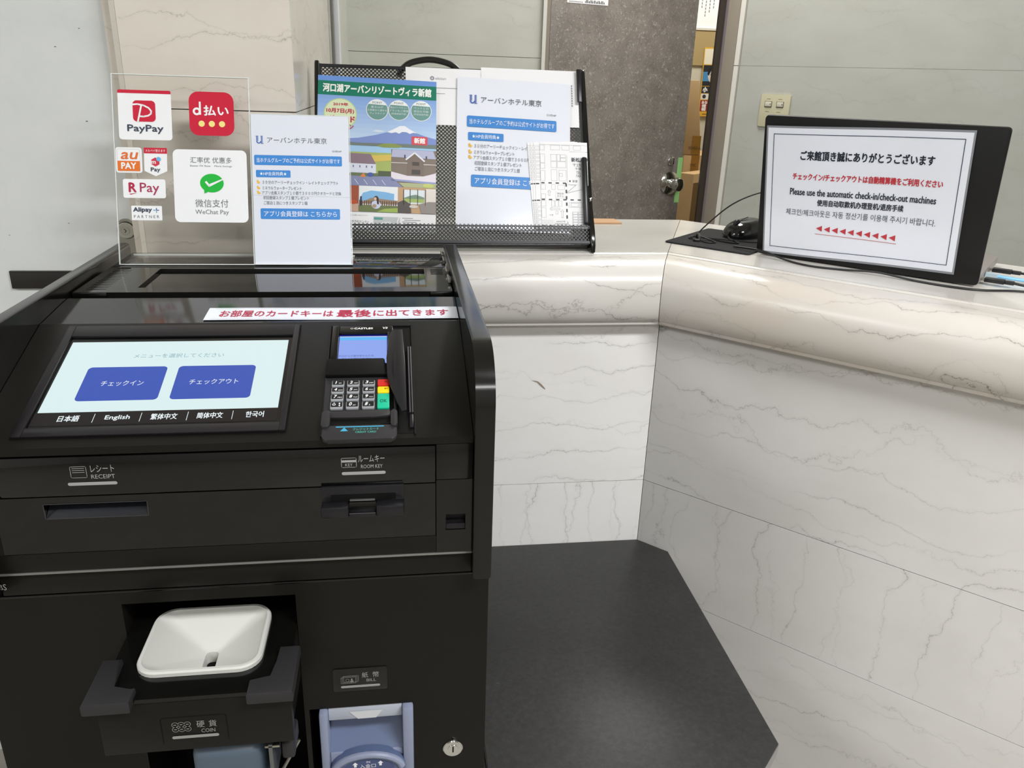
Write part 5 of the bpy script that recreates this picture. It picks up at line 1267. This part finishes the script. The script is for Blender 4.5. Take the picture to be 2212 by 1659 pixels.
mb.rect(0.004, 0.118, 0.19, 0.152, 0.0006, ink('33353b')); mb.text('小', 0.012, 0.124, 0.036, 0.148, 0.001, ink('f0f0f0'), bold=0.002); mb.rect(0.004, 0.086, 0.19, 0.115, 0.0006, ink('e6e6e2')); mb.ell(0.022, 0.101, 0.010, 0.010, 0.001, ink('3c3e44'))
mb.rect(0.004, 0.026, 0.19, 0.082, 0.0006, ink('9e2f34')); mb.text('あなた', 0.012, 0.064, 0.060, 0.078, 0.001, ink('f0ece8'), bold=0.001)
mb.text('捜', 0.014, 0.044, 0.038, 0.062, 0.001, ink('f0ece8'), bold=0.001); mb.text('報', 0.014, 0.028, 0.038, 0.043, 0.001, ink('f0ece8'), bold=0.001); mb.rect(0.02, 0.010, 0.12, 0.013, 0.001, ink('6a5220'))
tag(mb.build('wall_poster'), 'narrow yellow edged poster with a face and a red block on the storeroom wall', 'poster')
CARD = speckle('brown_cardboard', [(0.3, 'c6a477'), (0.7, 'd0b086')], 6, 0.8, 0.2)
TAPE = mat('brown_packing_tape', 'a67a35', 0.35)
def carton(label, F, x0, x1, y0, y1, z0, z1, extra):
    t = thing('cardboard_box', label, 'box', tuple((F @ Vector(((x0+x1)/2, (y0+y1)/2, z0)))-Vector((0, 0, CZ))), None)
    mb = MB(F); mb.box(x0, x1, y0, y1, z0, z1, CARD, bev=0.003); mb.build('carton', t)
    mb = MB(F); extra(mb); mb.build('packing_tape', t)
def ex_low(m):
    m.box(0.004, 0.19, -0.0009, 0.0, -0.70, -0.43, mat('old_tape', '7a5a26', 0.4))
carton('tall cardboard box standing nearest the door gap, corner towards the lobby', frame((1.405, 3.70, 0), (0.75, 0.66, 0), (-0.66, 0.75, 0)), 0.0, 0.20, 0.0, 0.08, FL, -0.388, ex_low)
def ex_mid(m):
    m.box(1.458, 1.500, 3.8988, 3.8999, -0.40, -0.3165, TAPE); m.text('YMC', 1.452, -0.372, 1.486, -0.358, 0.002, ink('5a452c'), frame((0, 3.8985, 0), (1, 0, 0), (0, 0, 1)))
carton('cardboard box under the long one, with brown tape on its front', W0, 1.418, 1.62, 3.90, 4.30, FL, -0.317, ex_mid)
def ex_top(m):
    m.box(1.452, 1.497, 3.8988, 3.8999, -0.312, -0.225, TAPE); m.text('00480-A', 1.436, -0.290, 1.500, -0.275, 0.002, ink('6a5436'), frame((0, 3.8985, 0), (1, 0, 0), (0, 0, 1)))
t = thing('cardboard_box', 'long cardboard box leaning on top of the taped one, reaching up beside the poster', 'box', (1.43, 4.05, -0.3155))
mb = MB(frame((0, 3.90, 0), (1, 0, 0), (0, 0, 1))); mb.prism([(1.365, -0.3155), (1.503, -0.3155), (1.457, 0.03), (1.319, 0.03)], -0.38, 0.0, CARD, bev=0.003); mb.build('carton', t)
mb = MB(W0); ex_top(mb); mb.build('packing_tape', t)
